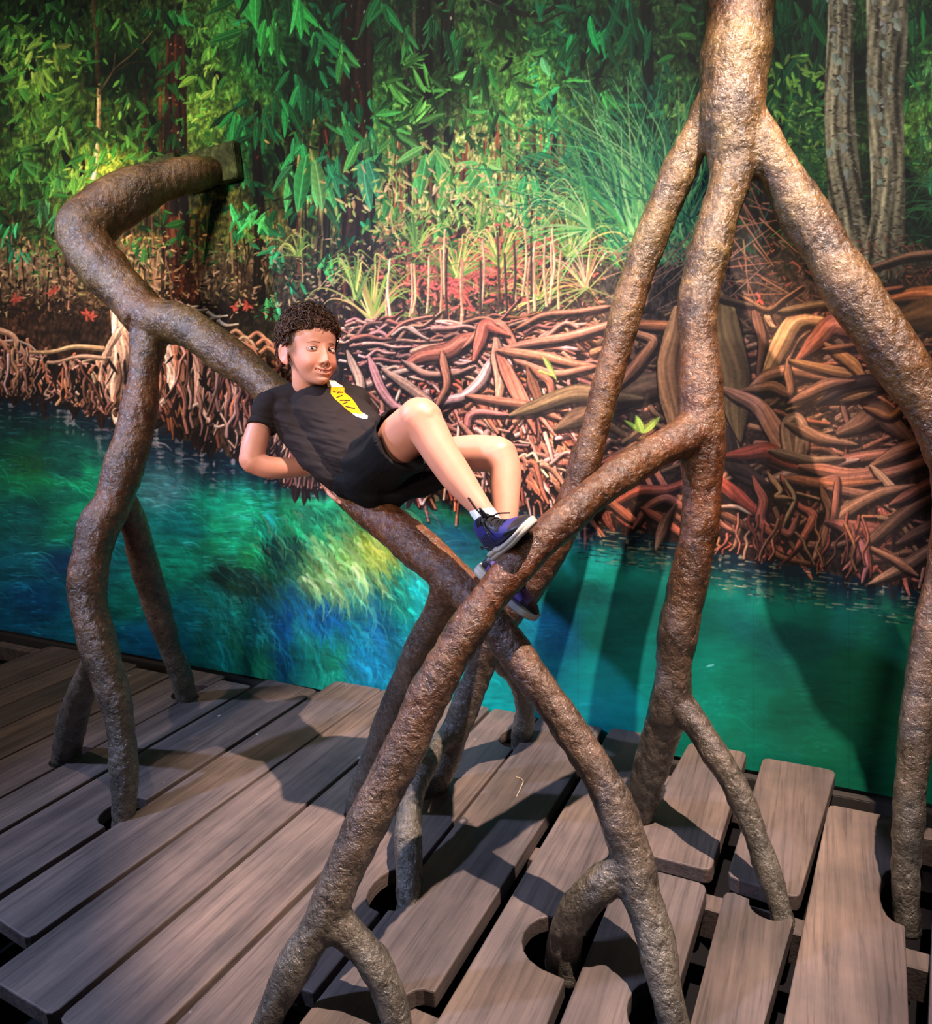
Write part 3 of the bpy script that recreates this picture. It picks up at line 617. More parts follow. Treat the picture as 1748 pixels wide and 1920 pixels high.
    BIG = [([(756,688),(790,668),(840,658),(868,640),(895,632)],[8,26,34,30,20],(196,110,84)),
     ([(806,762),(840,750),(870,742),(900,716),(918,684),(935,668),(952,680),(966,720)],[16,18,18,22,16,16,14,10],(214,168,150)),
     ([(934,672),(938,720),(932,764)],[26,18,8],(190,136,114)),([(948,690),(968,730),(990,770),(1000,800)],[22,28,22,8],(176,112,88)),
     ([(640,730),(690,720),(740,700),(780,690)],[12,14,12,8],(214,168,150)),([(660,680),(676,720),(672,780),(684,830)],[14,16,12,8],(204,150,132)),([(700,690),(716,730),(740,760),(770,770)],[14,16,14,10],(200,140,122)),
     ([(730,700),(760,720),(800,752),(806,760)],[10,18,20,14],(196,132,112)),([(690,760),(712,780),(748,790),(780,778)],[12,22,24,14],(196,124,106)),([(640,760),(662,790),(690,806)],[18,22,10],(206,148,130)),
     ([(880,690),(850,700),(800,700),(770,684)],[6,10,12,10],(196,150,124)),([(832,680),(838,720),(824,750)],[14,14,10],(190,116,86)),([(880,640),(900,620),(935,608),(960,640),(966,670)],[10,12,18,16,10],(190,124,96)),([(900,640),(910,610),(930,618)],[22,24,14],(190,104,80)),
     ([(960,650),(1010,640),(1060,632),(1110,618),(1150,606)],[12,16,18,16,14],(180,124,92)),([(960,660),(1020,668),(1070,680),(1105,686)],[16,18,14,12],(184,126,96)),([(980,680),(1040,700),(1100,690)],[10,14,12],(190,128,98)),
     ([(980,610),(1020,590),(1080,584),(1130,576)],[8,10,10,8],(150,104,78)),([(1000,720),(1010,750),(1004,770)],[20,14,8],(110,74,56)),([(1010,700),(1030,716),(1036,740)],[12,14,12],(170,108,80)),
     ([(890,744),(940,752),(1000,762),(1040,780)],[10,16,16,10],(166,110,86)),([(876,800),(880,780),(900,772),(940,776)],[12,14,12,8],(190,126,104)),([(870,800),(900,830),(950,850)],[8,10,8],(184,120,96)),
     # right bank: the fat old roots
     ([(1090,780),(1180,735),(1270,712)],[40,58,44],(112,86,64)),([(1000,764),(1080,738),(1160,744)],[26,36,24],(120,90,66)),
     ([(1190,608),(1230,610),(1280,612)],[16,20,18],(196,116,74)),([(1195,625),(1225,640),(1200,676),(1180,700)],[12,16,24,22],(206,146,98)),([(1262,628),(1256,680),(1258,740),(1266,790)],[34,46,44,30],(186,130,88)),
     ([(1354,590),(1366,640),(1376,700),(1382,770)],[54,54,60,44],(132,92,62)),([(1420,600),(1430,640),(1424,690)],[18,16,10],(110,72,50)),
     ([(1440,700),(1462,650),(1486,610),(1516,600),(1560,606)],[22,36,36,22,16],(196,144,96)),([(1530,640),(1560,610),(1600,616)],[34,40,30],(176,100,66)),([(1404,736),(1440,704),(1490,694),(1530,704)],[16,24,22,16],(176,122,82)),
     ([(1420,728),(1450,724),(1480,736),(1478,700)],[18,20,16,14],(150,100,70)),([(1500,680),(1560,694),(1620,706),(1680,722),(1740,740)],[12,18,20,18,16],(186,122,76)),([(1575,664),(1600,682),(1614,700)],[20,22,14],(190,118,72)),([(1560,652),(1590,648)],[10,10],(150,98,62)),
     ([(1490,762),(1530,744),(1600,742),(1650,728)],[10,20,22,10],(178,122,86)),([(1560,740),(1590,722),(1630,714),(1652,722)],[18,26,26,12],(52,40,38)),([(1510,740),(1550,720),(1580,716)],[20,22,12],(150,104,74)),
     ([(1380,740),(1420,760),(1450,800),(1476,846)],[20,28,36,38],(180,128,100)),([(1482,850),(1478,800),(1492,786),(1504,806),(1500,850)],[26,28,26,26,30],(176,124,96)),([(1506,806),(1540,820),(1590,830)],[20,20,10],(160,116,84)),
     ([(1480,870),(1540,880),(1600,860),(1680,850),(1748,856),(1850,870)],[36,24,22,20,18,18],(182,116,86)),([(1620,790),(1650,776),(1680,800)],[40,50,30],(120,88,66)),([(1640,770),(1670,780),(1700,762),(1748,770)],[12,14,14,12],(176,112,76)),
     ([(1350,785),(1372,830),(1392,868),(1420,902),(1450,900),(1500,880),(1560,870)],[18,22,16,12,18,24,26],(190,140,118)),([(1358,800),(1366,860),(1380,890),(1404,902)],[8,7,7,8],(226,184,158)),([(1370,830),(1376,870),(1400,884)],[18,30,24],(60,40,34)),
     ([(1400,850),(1440,846),(1470,862)],[26,34,24],(156,74,56)),([(1470,850),(1520,862),(1560,860)],[16,16,12],(150,104,80)),([(1540,880),(1600,890),(1660,880),(1700,850),(1748,820)],[24,24,20,20,18],(180,112,84)),([(1680,850),(1720,830),(1748,810)],[30,24,20],(182,114,80)),
     ([(1560,900),(1620,896),(1680,884),(1748,860)],[20,22,22,20],(166,104,78)),([(1650,890),(1680,920),(1720,940)],[14,16,8],(196,150,120)),([(1500,900),(1560,908),(1630,904)],[18,20,12],(176,98,70)),([(1580,920),(1650,930),(1700,920)],[16,20,14],(150,96,72)),
     ([(1160,938),(1200,920),(1250,918),(1290,902)],[18,20,18,14],(188,86,66)),([(1150,900),(1200,880),(1240,860)],[22,20,14],(190,94,70)),([(1150,860),(1190,846),(1230,830)],[14,16,12],(196,104,76)),([(1150,945),(1176,966),(1196,980)],[14,16,10],(190,104,82)),
     ([(1196,978),(1216,950),(1250,934),(1280,950)],[10,16,16,14],(186,108,86)),([(1224,964),(1250,980),(1278,1000)],[14,16,12],(180,100,80)),([(1240,1000),(1246,980),(1258,960)],[20,18,10],(150,96,80)),
     ([(1352,906),(1380,926),(1408,950)],[24,26,20],(180,80,60)),([(1420,912),(1432,940),(1426,976),(1450,1000)],[12,18,18,14],(186,88,64)),([(1350,950),(1380,950),(1404,962)],[6,8,4],(226,176,150)),
     ([(1470,900),(1484,930),(1502,950),(1520,960),(1524,976),(1498,1020)],[8,8,10,14,18,10],(196,112,78)),([(1476,906),(1490,936),(1470,980),(1464,1000)],[6,7,8,6],(206,150,110)),([(1450,900),(1464,920),(1456,930),(1470,932)],[10,8,8,8],(210,160,114)),
     ([(1460,990),(1480,1000),(1490,980)],[10,14,10],(170,96,76)),([(1540,1020),(1560,980),(1600,950),(1650,925),(1690,915)],[20,28,26,22,14],(172,124,92)),([(1546,930),(1556,960),(1548,1000)],[12,14,16],(150,92,66)),([(1570,910),(1566,950),(1560,980)],[10,12,10],(156,98,74)),
     ([(1590,1060),(1610,1040),(1640,1000)],[8,10,10],(176,104,86)),([(1600,990),(1640,1000),(1620,1030)],[30,34,24],(130,80,62)),([(1650,1000),(1700,960),(1748,930)],[24,26,22],(120,84,64)),([(1620,1080),(1628,1050),(1620,1030)],[8,12,14],(176,110,96)),
     ([(1650,1085),(1700,1060),(1748,1030),(1800,1010)],[14,26,26,22],(140,98,76)),([(1640,1030),(1680,1050),(1700,1064)],[8,12,14],(170,106,80)),([(1700,930),(1760,900),(1850,880)],[20,22,22],(150,96,70)),([(1720,1000),(1800,960),(1900,940)],[24,24,22],(110,76,58)),
     ([(1670,560),(1720,552),(1790,556)],[14,30,40],(168,86,52)),([(1690,600),(1750,590),(1850,600)],[40,70,70],(96,66,38)),([(1560,540),(1620,548),(1680,540)],[8,10,8],(150,86,60)),([(1720,640),(1740,680),(1748,740)],[14,14,10],(150,84,60)),
     ([(1640,500),(1700,480),(1748,474)],[8,12,12],(130,90,70)),([(1480,580),(1540,570),(1600,572)],[12,14,10],(110,80,58)),([(1400,560),(1440,580),(1470,560),(1500,540)],[6,8,6,4],(120,84,60)),([(1360,560),(1400,570)],[10,8],(90,64,48))]
    # rough ground between the fat roots
    for _ in range(1100):
        x = rd.uniform(1080, 2000); y = rd.uniform(580, 1090)
        if y > float(shf(x)) - 10: continue
        lowb = y > 880
        c = rd.choice([(110, 78, 58), (84, 60, 44), (40, 26, 20), (150, 104, 78), (30, 20, 16)]) if not lowb else rd.choice([(24, 13, 12), (40, 24, 20), (120, 66, 50), (30, 18, 16), (150, 84, 64)])
        L = rd.uniform(14, 60); a = rd.gauss(.1, .5) if not lowb else rd.gauss(.9, .9)
        stroke([(x, y), (x + L * .5 * math.cos(a), y + L * .5 * math.sin(a) + rd.uniform(-6, 6)), (x + L * math.cos(a), y + L * math.sin(a))], rd.uniform(4, 16), 4, jit_c(c, .2), tex=.5, n=3)
    for _ in range(170):
        x = rd.uniform(1090, 1960); y = rd.uniform(640, 1040)
        if y > float(shf(x)) - 40: continue
        L = rd.uniform(70, 200); a = rd.gauss(-.05, .4) if y < 900 else rd.gauss(.2, .8); w_ = rd.uniform(6, 15)
        pp = [(x + L * t * math.cos(a) + rd.uniform(-8, 8), y + L * t * math.sin(a) + rd.uniform(-12, 12)) for t in (0, .3, .6, 1)]
        pp = [(px_, min(py_, float(shf(px_)) - 6)) for px_, py_ in pp]
        cc = jit_c(rd.choice([(150, 104, 74), (128, 88, 64), (176, 122, 90), (110, 76, 56), (160, 96, 70)]), .2)
        stroke([(a_ + 1, b_ + 3) for a_, b_ in pp], w_ + 5, w_ * .6 + 5, (22, 13, 11), tube=False, alpha=.7)
        stroke(pp, w_, w_ * .6, cc, hi=.32, lo=.8, tex=.4, n=4)
    def ext(pts, ws):
        a0, a1, b1, b0 = pts[0], pts[1], pts[-2], pts[-1]
        def e(p, q, l):
            d = math.hypot(p[0] - q[0], p[1] - q[1]) + 1e-6; return (p[0] + (p[0] - q[0]) / d * l, p[1] + (p[1] - q[1]) / d * l)
        return [e(a0, a1, min(ws[0], 30) * 1.7)] + list(pts) + [e(b0, b1, min(ws[-1], 30) * 1.9)], [ws[0] * .5] + list(ws) + [ws[-1] * .42]
    for pts, ws, c in BIG:
        pts, ws = ext(pts, ws)
        sw = [w + 7 for w in ws]
        stroke([(x + 1, y + 4) for x, y in pts], sw, None, (22, 13, 11), tube=False, alpha=.82, taper=True)
        stroke(pts, ws, None, jit_c(c, .06), hi=.30, lo=.8, tex=.24, n=9, taper=True)
    for _ in range(26):
        x = rd.uniform(1340, 1640); hang(x, rd.uniform(960, 1010), 90, rd.uniform(3, 6), RD + OR, rd.gauss(0, .3), 7)
    hz = (np.clip((gx - 1040) / 120, 0, 1) * np.clip((gy - 520) / 90, 0, 1) * np.clip((shf(gx) - 6 - gy) / 30, 0, 1) * .26)[..., None]
    C[:] = C * (1 - hz) + np.array((74, 52, 42), np.float32) / 255 * hz
    # small bright seedling among the right roots, leaf on the roots
    leaf(1207, 812, 44, 9, -2.55, (150, 190, 70)); leaf(1205, 812, 46, 14, -.75, (176, 206, 84)); leaf(1204, 812, 36, 15, -1.9, (160, 200, 80)); stroke([(1205, 812), (1204, 836)], 2, 2, (90, 90, 50), tube=False)
    leaf(1018, 668, 52, 10, .95, (170, 190, 96), .1); stroke([(1012, 696), (1040, 706)], 5, 3, (150, 160, 80))
    # ---------------- shapes under water at the left of the middle
    def blob(cx, cy, rx, ry, col, a, k=.8, seed=3):
        w = win(cx - rx * 1.6, cx + rx * 1.6, cy - ry * 1.6, cy + ry * 1.6)
        if w is None: return
        d = ((gx[w] - cx + wx[w] * .7) / rx) ** 2 + ((gy[w] - cy + wy[w] * .7) / ry) ** 2 + (TB[w] - .5) * 1.6
        m = (np.clip((1.15 - d) / k, 0, 1) * a)[..., None]
        C[w] = C[w] * (1 - m) + (np.array(col, np.float32) / 255 * (0.75 + .5 * TX[w][..., None])) * m
    TB = fbm(26, 20, 151, 4)
    blob(120, 860, 60, 40, (12, 58, 62), .7); blob(60, 870, 46, 26, (30, 90, 50), .6); blob(140, 1060, 70, 26, (24, 62, 104), .6); blob(90, 920, 60, 24, (10, 84, 76), .5)
    blob(412, 1072, 34, 24, (18, 44, 40), .85); blob(470, 1082, 52, 36, (20, 52, 42), .85); blob(540, 1020, 62, 32, (16, 52, 44), .8); blob(600, 960, 60, 20, (18, 70, 56), .5); blob(440, 1100, 30, 16, (30, 70, 50), .7)
    blob(590, 1040, 34, 22, (96, 140, 64), .7); blob(694, 1035, 24, 22, (164, 190, 76), .85); blob(620, 1070, 40, 20, (120, 164, 84), .7); blob(640, 1000, 50, 20, (60, 120, 70), .6); blob(660, 1085, 30, 14, (120, 170, 110), .6)
    blob(540, 1140, 44, 30, (8, 74, 120), .55); blob(600, 1150, 40, 40, (8, 74, 130), .5); blob(700, 1150, 36, 50, (10, 84, 136), .5); blob(440, 1200, 22, 60, (16, 110, 84), .6); blob(520, 1220, 24, 60, (8, 70, 110), .6); blob(566, 1180, 22, 40, (30, 150, 120), .5)
    blob(900, 985, 50, 24, (12, 74, 70), .5); blob(1060, 1200, 60, 50, (6, 76, 96), .4); blob(1110, 1120, 60, 26, (6, 80, 84), .5); blob(1130, 1048, 50, 24, (30, 170, 170), .45); blob(1480, 1200, 130, 40, (2, 70, 74), .4); blob(1330, 1330, 50, 50, (4, 146, 134), .4)
    blob(1330, 1250, 5, 2.5, (120, 220, 230), .9, .4)
    # diagonal brushy strands under water
    for _ in range(420):
        x = rd.uniform(360, 800); y = rd.uniform(1000, 1290); a = rd.gauss(.75, .25); L = rd.uniform(14, 46)
        c = rd.choice([(30, 150, 130), (60, 170, 140), (10, 80, 140), (20, 120, 170), (110, 180, 120)]) if y > 1060 else rd.choice([(30, 100, 70), (90, 140, 80), (16, 60, 50)])
        stroke([(x, y), (x + L * math.cos(a), y + L * math.sin(a))], 2.2, 1, c, tube=False, alpha=.30)
    for _ in range(700):
        x = rd.uniform(-330, 860); y = float(shf(x)) + rd.uniform(20, 330); L = rd.uniform(10, 46); a = rd.gauss(.12, .12)
        stroke([(x, y), (x + L * .5, y + L * .5 * math.sin(a) - 2), (x + L, y + L * math.sin(a))], 1.6, .8, rd.choice([(120, 200, 200), (20, 60, 90), (60, 160, 150), (10, 50, 80)]), tube=False, alpha=.30, n=3)
    for _ in range(260):
        x = rd.uniform(1080, 1740); y = float(shf(x)) + rd.uniform(5, 70); L = rd.uniform(8, 26)
        stroke([(x, y), (x + L, y + L * .12)], 2.6, 1, rd.choice([(196, 180, 130), (14, 40, 60), (20, 70, 80), (150, 140, 110), (10, 24, 30)]), tube=False, alpha=.7)
    # feathery strands that carry the colour they lie in
    def strands(n_, x0, x1, y0, y1, ang, Lr, wr, dark=.62, lite=1.5, al=.55, warm=0):
        for _ in range(n_):
            x = rd.uniform(x0, x1); y = rd.uniform(y0, y1)
            if y < float(shf(x)) + 16: continue
            i, j = int(y) - MY0, int(x) - MX0
            cc = C[i, j] * 255 * rd.uniform(dark, lite)
            if warm and rd.random() < warm: cc = cc * .5 + np.array((170, 190, 110)) * .5
            L = rd.uniform(*Lr); a = rd.gauss(ang, .22)
            stroke([(x, y), (x + L * .5 * math.cos(a), y + L * .5 * math.sin(a)), (x + L * math.cos(a + .3), y + L * math.sin(a + .3))], rd.uniform(*wr), 1.2, tuple(np.clip(cc, 4, 250)), tube=False, alpha=al, n=3)
    strands(900, 470, 780, 950, 1120, .85, (14, 46), (3, 7), warm=.10)
    strands(260, 560, 720, 1000, 1100, .8, (16, 44), (4, 9), lite=1.7, warm=.5)
    strands(900, 380, 820, 1090, 1300, 1.0, (16, 60), (3, 9), .7, 1.45, .5)
    strands(1300, -330, 480, 780, 1200, .12, (12, 50), (2, 5), .6, 1.55, .5)
    strands(500, 700, 1000, 940, 1280, .35, (14, 50), (2, 6), .75, 1.3, .4)
    strands(700, 1080, 2000, 1000, 1500, .1, (20, 80), (3, 10), .84, 1.16, .3)
    ye = (np.clip((620 - gx) / 160, 0, 1) * np.clip((480 - gy) / 60, 0, 1))[..., None]
    C[:] = C * (1 + ye * (np.array((1.34, 1.18, 0.98), np.float32) - 1))
    bk = (np.clip((gy - topf(gx) + 10) / 20, 0, 1) * np.clip((shf(gx) + 4 - gy) / 8, 0, 1) * .15)[..., None]
    C[:] = C * (1 - bk * np.array((.9, 1.05, 1.1), np.float32))
    # vertical seams of the printed panels
    for sx in (1592, 1413, 1084, 745, 380, 30):
        w = win(sx - 3, sx + 3, MY0, MY1 - 2); m = (np.clip(1.5 - np.abs(gx[w] - sx), 0, 1) * .10)[..., None]
        C[w] = C[w] * (1 - m)
    gr = (rs.rand(MH, MW, 1).astype(np.float32) - .5) * .03
    return np.clip(C + gr, 0.004, 1)
WALL_Y = 2.290
MUR_STEP = 1.4
def build_mural():
    C = paint_mural()
    # grid of the print on the wall, finer where it is near
    def wx(px, py):
        r = ray(px, py); t = WALL_Y / r[1]; P = CAMPOS + r * t; return P[0], P[2]
    us = np.arange(MX0 + 60, MX1 - 30, MUR_STEP)
    xs = np.array([wx(u, 800)[0] for u in us]); xs = np.sort(xs)
    zs = []; z = -0.07
    while z < 3.62:
        zs.append(z); z += 0.00235 * (MUR_STEP / 1.5)
    zs = np.array(zs)
    X, Z = np.meshgrid(xs, zs); nv = X.size
    P = np.stack([X.ravel(), np.full(nv, WALL_Y), Z.ravel()], 1)
    pu, pv = proj_arr(P)
    u = np.clip(pu - MX0, 0, MW - 1.01); v = np.clip(pv - MY0, 0, MH - 1.01)
    iu = u.astype(int); iv = v.astype(int); fu = (u - iu)[:, None]; fv = (v - iv)[:, None]
    c = (C[iv, iu] * (1 - fu) + C[iv, iu + 1] * fu) * (1 - fv) + (C[iv + 1, iu] * (1 - fu) + C[iv + 1, iu + 1] * fu) * fv
    lin_ = np.where(c <= 0.04045, c / 12.92, ((c + 0.055) / 1.055) ** 2.4)
    nx, nz = len(xs), len(zs)
    I = (np.arange(nz - 1)[:, None] * nx + np.arange(nx - 1)[None, :]).ravel()
    quads = np.stack([I, I + 1, I + 1 + nx, I + nx], 1).astype(np.int32)
    # thickness: a back sheet and rim so that the panel is a solid board
    rim_lo = np.arange(nx); 
    b0 = nv
    back = np.array([[xs[0], WALL_Y + .008, zs[0]], [xs[-1], WALL_Y + .008, zs[0]], [xs[-1], WALL_Y + .008, zs[-1]], [xs[0], WALL_Y + .008, zs[-1]]])
    V = np.concatenate([P, back]).astype(np.float32)
    me = bpy.data.meshes.new('mural')
    nq = len(quads)
    ngons = [[b0 + 1, b0, b0 + 3, b0 + 2], [b0, b0 + 1] + list(range(nx - 1, -1, -1))]
    me.vertices.add(len(V)); me.vertices.foreach_set('co', V.ravel())
    nl = nq * 4 + sum(map(len, ngons))
    me.loops.add(nl); me.polygons.add(nq + len(ngons))
    li = np.concatenate([quads.ravel()] + [np.array(g, np.int32) for g in ngons]).astype(np.int32)
    me.loops.foreach_set('vertex_index', li)
    st = list(range(0, nq * 4, 4)); k = nq * 4
    for g in ngons: st.append(k); k += len(g)
    me.polygons.foreach_set('loop_start', np.array(st, np.int32))
    me.update(calc_edges=True); me.validate()
    ca = me.color_attributes.new('print', 'FLOAT_COLOR', 'POINT')
    rgba = np.ones((len(V), 4), np.float32); rgba[:nv, :3] = lin_; rgba[nv:, :3] = .02
    ca.data.foreach_set('color', rgba.ravel())
    m = mat('printed_mural', (0.1, 0.3, 0.2), 0.62, 0.25); t = NT(m)
    a = t.add('ShaderNodeAttribute'); a.attribute_name = 'print'; t.link(a.outputs['Color'], t.b.inputs['Base Color'])
    vv = t.coords((1, 1, 1)); t.link(t.bump(t.noise(vv, 420, 2, .5), .08, .001), t.b.inputs['Normal'])
    me.materials.append(m)
    o = bpy.data.objects.new('mural', me); COL.objects.link(o)
    tag(o, 'wall-wide printed mural of a mangrove forest, tangled roots and turquoise water', 'mural')
    return o
MURAL = build_mural()
# ================================================================== deck planks
def wood_material():
    m = mat('weathered_wood', (0.2, 0.15, 0.13), 0.62, 0.35); t = NT(m)
    oi = t.add('ShaderNodeObjectInfo')
    tc = t.add('ShaderNodeTexCoord')
    sh = t.add('ShaderNodeVectorMath', operation='MULTIPLY_ADD')
    t.link(oi.outputs['Random'], sh.inputs[0]); sh.inputs[1].default_value = (17, 31, 3); t.link(tc.outputs['Object'], sh.inputs[2])
    mp = t.add('ShaderNodeMapping'); mp.inputs['Scale'].default_value = (1, 0.045, 1); t.link(sh.outputs[0], mp.inputs['Vector'])
    grain = t.noise(mp.outputs[0], 85, 8, 0.65, 0.6)
    band = t.noise(mp.outputs[0], 11, 4, 0.55, 0.3)
    blot = t.noise(sh.outputs[0], 4.5, 5, 0.6)
    fine = t.noise(sh.outputs[0], 160, 3, 0.6)
    c1 = t.ramp(band, [(0.28, (0.060, 0.049, 0.046)), (0.5, (0.106, 0.085, 0.077)), (0.72, (0.155, 0.124, 0.109))])
    g = t.ramp(grain, [(0.32, (0.56, 0.56, 0.58)), (0.47, (0.94, 0.94, 0.95)), (0.72, (1.22, 1.18, 1.15))])
    c2 = t.mix(1.0, c1, g, 'MULTIPLY')
    bl = t.ramp(blot, [(0.35, (0.72, 0.74, 0.76)), (0.65, (1.12, 1.08, 1.05))])
    c3 = t.mix(1.0, c2, bl, 'MULTIPLY')
    rv = t.ramp(oi.outputs['Random'], [(0.0, (0.78, 0.80, 0.84)), (1.0, (1.16, 1.10, 1.06))])
    c4 = t.mix(1.0, c3, rv, 'MULTIPLY')
    t.link(c4, t.b.inputs['Base Color'])
    # small pale chips
    vo = t.add('ShaderNodeTexVoronoi'); vo.inputs['Scale'].default_value = 6.0; t.link(sh.outputs[0], vo.inputs['Vector'])
    sp = t.ramp(vo.outputs['Distance'], [(0.0, (1, 1, 1)), (0.028, (1, 1, 1)), (0.045, (0, 0, 0))])
    c5 = t.mix(sp, c4, (0.34, 0.32, 0.30)); t.link(c5, t.b.inputs['Base Color'])
    n1 = t.bump(grain, 0.35, 0.004); n2 = t.bump(fine, 0.15, 0.002, n1)
    t.link(n2, t.b.inputs['Normal'])
    r = t.ramp(grain, [(0.3, (0.5, 0.5, 0.5)), (0.7, (0.72, 0.72, 0.72))]); t.link(r, t.b.inputs['Roughness'])
    return m
M_WOOD = wood_material()
M_BLACK = mat('black_ground', (0.006, 0.006, 0.007), 0.9, 0.1)
TH = 0.045

def plank(xn0, xn1, xf0, xf1, y0, y1, label, bites=(), rc=0.02, z=0.0, far_dy=0.0, near_dy=0.0):
    """plank with near edge xn0..xn1 at y0 and far edge xf0..xf1 at y1; bites = (side, y_or_x, depth, half)"""
    ox = (xn0 + xn1 + xf0 + xf1) / 4; oy = (y0 + y1) / 2
    def side(s):
        a, b = ((xn0, xf0) if s == 'L' else (xn1, xf1))
        ya, yb = y0 + (near_dy if s == 'R' else 0), y1 + (far_dy if s == 'R' else 0)
        sg = 1 if s == 'L' else -1
        pts = [(a + sg * rc, ya), (a + sg * rc * 0.3, ya + rc * 0.3), (a, ya + rc)]
        for (bs, c, dep, hf) in sorted(bites, key=lambda q: q[1]):
            if bs != s: continue
            for k in range(11):
                th = math.pi * k / 10
                yy = c - hf * math.cos(th); dx = dep * math.sin(th) ** 0.7
                xx = a + (b - a) * (yy - ya) / (yb - ya)
                pts.append((xx + sg * dx, yy))
        # slightly worn edge
        pts += [(b, yb - rc), (b + sg * rc * 0.3, yb - rc * 0.3), (b + sg * rc, yb)]
        return pts
    L = side('L'); Rr = side('R')
    far = []
    for (bs, c, dep, hf) in bites:
        if bs == 'F':
            for k in range(11):
                th = math.pi * k / 10
                xx = c - hf * math.cos(th); far.append((xx, y1 + far_dy * (xx - xf0) / (xf1 - xf0) - dep * math.sin(th) ** 0.7))
    outline = L + far + Rr[::-1]
    bm = bmesh.new()
    vs = [bm.verts.new((x - ox, y - oy, 0)) for x, y in outline]
    f = bm.faces.new(vs)
    if f.normal.z < 0: f.normal_flip()
    r = bmesh.ops.extrude_face_region(bm, geom=[f])
    ex = [g for g in r['geom'] if isinstance(g, bmesh.types.BMVert)]
    for v in ex: v.co.z -= TH
    bm.normal_update()
    bmesh.ops.recalc_face_normals(bm, faces=bm.faces)
    o = bm_obj('deck_plank', bm, M_WOOD)
    o.location = (ox, oy, z)
    bv = o.modifiers.new('edge', 'BEVEL'); bv.width = 0.004; bv.segments = 2; bv.limit_method = 'ANGLE'; bv.angle_limit = math.radians(60)
    tag(o, label, 'plank', 'grey-brown wooden deck planks')
    return o
def lin(a, ya, b, yb, y): return a + (b - a) * (y - ya) / (yb - ya)
plank(-4.09, -3.84, -4.09, -3.84, 0.66, 1.80, 'short deck plank at the far left end, stopping well before the mural')
plank(-3.82, -3.485, -3.82, -3.485, 0.62, 2.11, 'wide bluish grey deck plank at the left, its far end by the dark gap')
plank(-3.47, -3.27, -3.47, -3.27, 0.70, 2.07, 'narrow deck plank just right of the wide bluish one at the left')
plank(-3.258, -3.055, -3.258, -3.055, 0.64, 2.09, 'deck plank second to the right of the wide bluish grey one')
plank(-3.040, -2.775, -3.040, -2.775, 0.69, 2.06, 'deck plank just left of the one notched round the rear feet of the left root')
plank(-2.760, -2.495, -2.755, -2.49, 0.63, 2.14, 'deck plank notched round both rear feet of the left root tree',
      bites=[('R', 1.38, 0.085, 0.075), ('R', 1.95, 0.11, 0.08)])
plank(-2.475, -2.29, -2.485, -2.285, 0.68, 2.10, 'narrow dark deck plank between the feet of the left root tree')
plank(-2.265, -1.985, -2.27, -1.965, 0.60, 2.18, 'deck plank notched round the front foot of the left root tree',
      bites=[('R', 1.225, 0.085, 0.075)], far_dy=-0.01)
plank(-1.955, -1.735, -1.945, -1.69, 0.78, 2.275, 'deck plank whose front end juts out first at the lower left corner', near_dy=-0.01)
plank(-1.715, -1.463, -1.685, -1.435, 0.66, 2.275, 'deck plank with a pale sawn front end, second from the lower left corner')
plank(-1.445, -1.215, -1.42, -1.165, 0.66, 2.28, 'deck plank whose front end shows at the bottom, notched at the thick crossing root',
      bites=[('R', 1.53, 0.12, 0.08)])
plank(-1.195, -0.965, -1.15, -0.955, 0.64, 2.28, 'deck plank under the front left foot of the crossing root',
      bites=[('L', 1.70, 0.09, 0.08), ('R', 2.10, 0.08, 0.07), ('R', 1.275, 0.075, 0.08), ('R', 0.86, 0.08, 0.08)])
plank(-0.945, -0.725, -0.950, -0.700, 0.68, 2.28, 'reddish deck plank marked by a curved pale straw',
      bites=[('L', 1.28, 0.035, 0.07), ('R', 0.98, 0.06, 0.07)])
plank(-0.683, -0.462, -0.672, -0.490, 0.64, 2.29, 'deck plank notched round the short left toe of the middle root fork',
      bites=[('R', 1.28, 0.13, 0.085), ('R', 1.83, 0.02, 0.09)])
plank(-0.445, -0.230, -0.392, -0.203, 1.655, 2.285, 'short warm brown deck plank by the mural between the two right root legs')
plank(-0.448, -0.268, -0.445, -0.232, 0.64, 1.603, 'deck plank with a round cut-out at its right edge beside the front root foot',
      bites=[('R', 1.20, 0.085, 0.075)])
plank(-0.190, -0.020, -0.152, 0.062, 1.65, 2.270, 'short deck plank by the mural just left of the widest grey plank', near_dy=-0.01)
plank(-0.228, -0.150, -0.190, -0.033, 0.66, 1.598, 'deck plank with a scooped far end under the slim right root foot',
      bites=[('F', -0.090, 0.045, 0.042)], far_dy=-0.02)
plank(-0.100, 0.140, 0.040, 0.222, 0.66, 2.072, 'widest grey deck plank at the lower right, left of the last root leg',
      bites=[('R', 1.74, 0.05, 0.10)])
plank(0.120, 0.40, 0.290, 0.53, 0.66, 1.97, 'dark deck plank cut off by the right edge of the view')
def joist(y, label):
    bm = bmesh.new(); bmesh.ops.create_cube(bm, size=1)
    bmesh.ops.scale(bm, vec=(5.2, 0.055, 0.09), verts=bm.verts)
    bmesh.ops.translate(bm, vec=(-1.75, y, -TH - 0.046), verts=bm.verts)
    bmesh.ops.bevel(bm, geom=bm.edges[:], offset=0.004, segments=1, affect='EDGES')
    return tag(bm_obj('deck_joist', bm, M_WOOD), label, 'joist', 'wooden joists under the deck')
joist(1.60, 'wooden joist seen in the gaps halfway along the deck')
joist(1.01, 'wooden joist seen in the gaps near the front of the deck')
joist(2.10, 'wooden joist under the far plank ends near the mural')

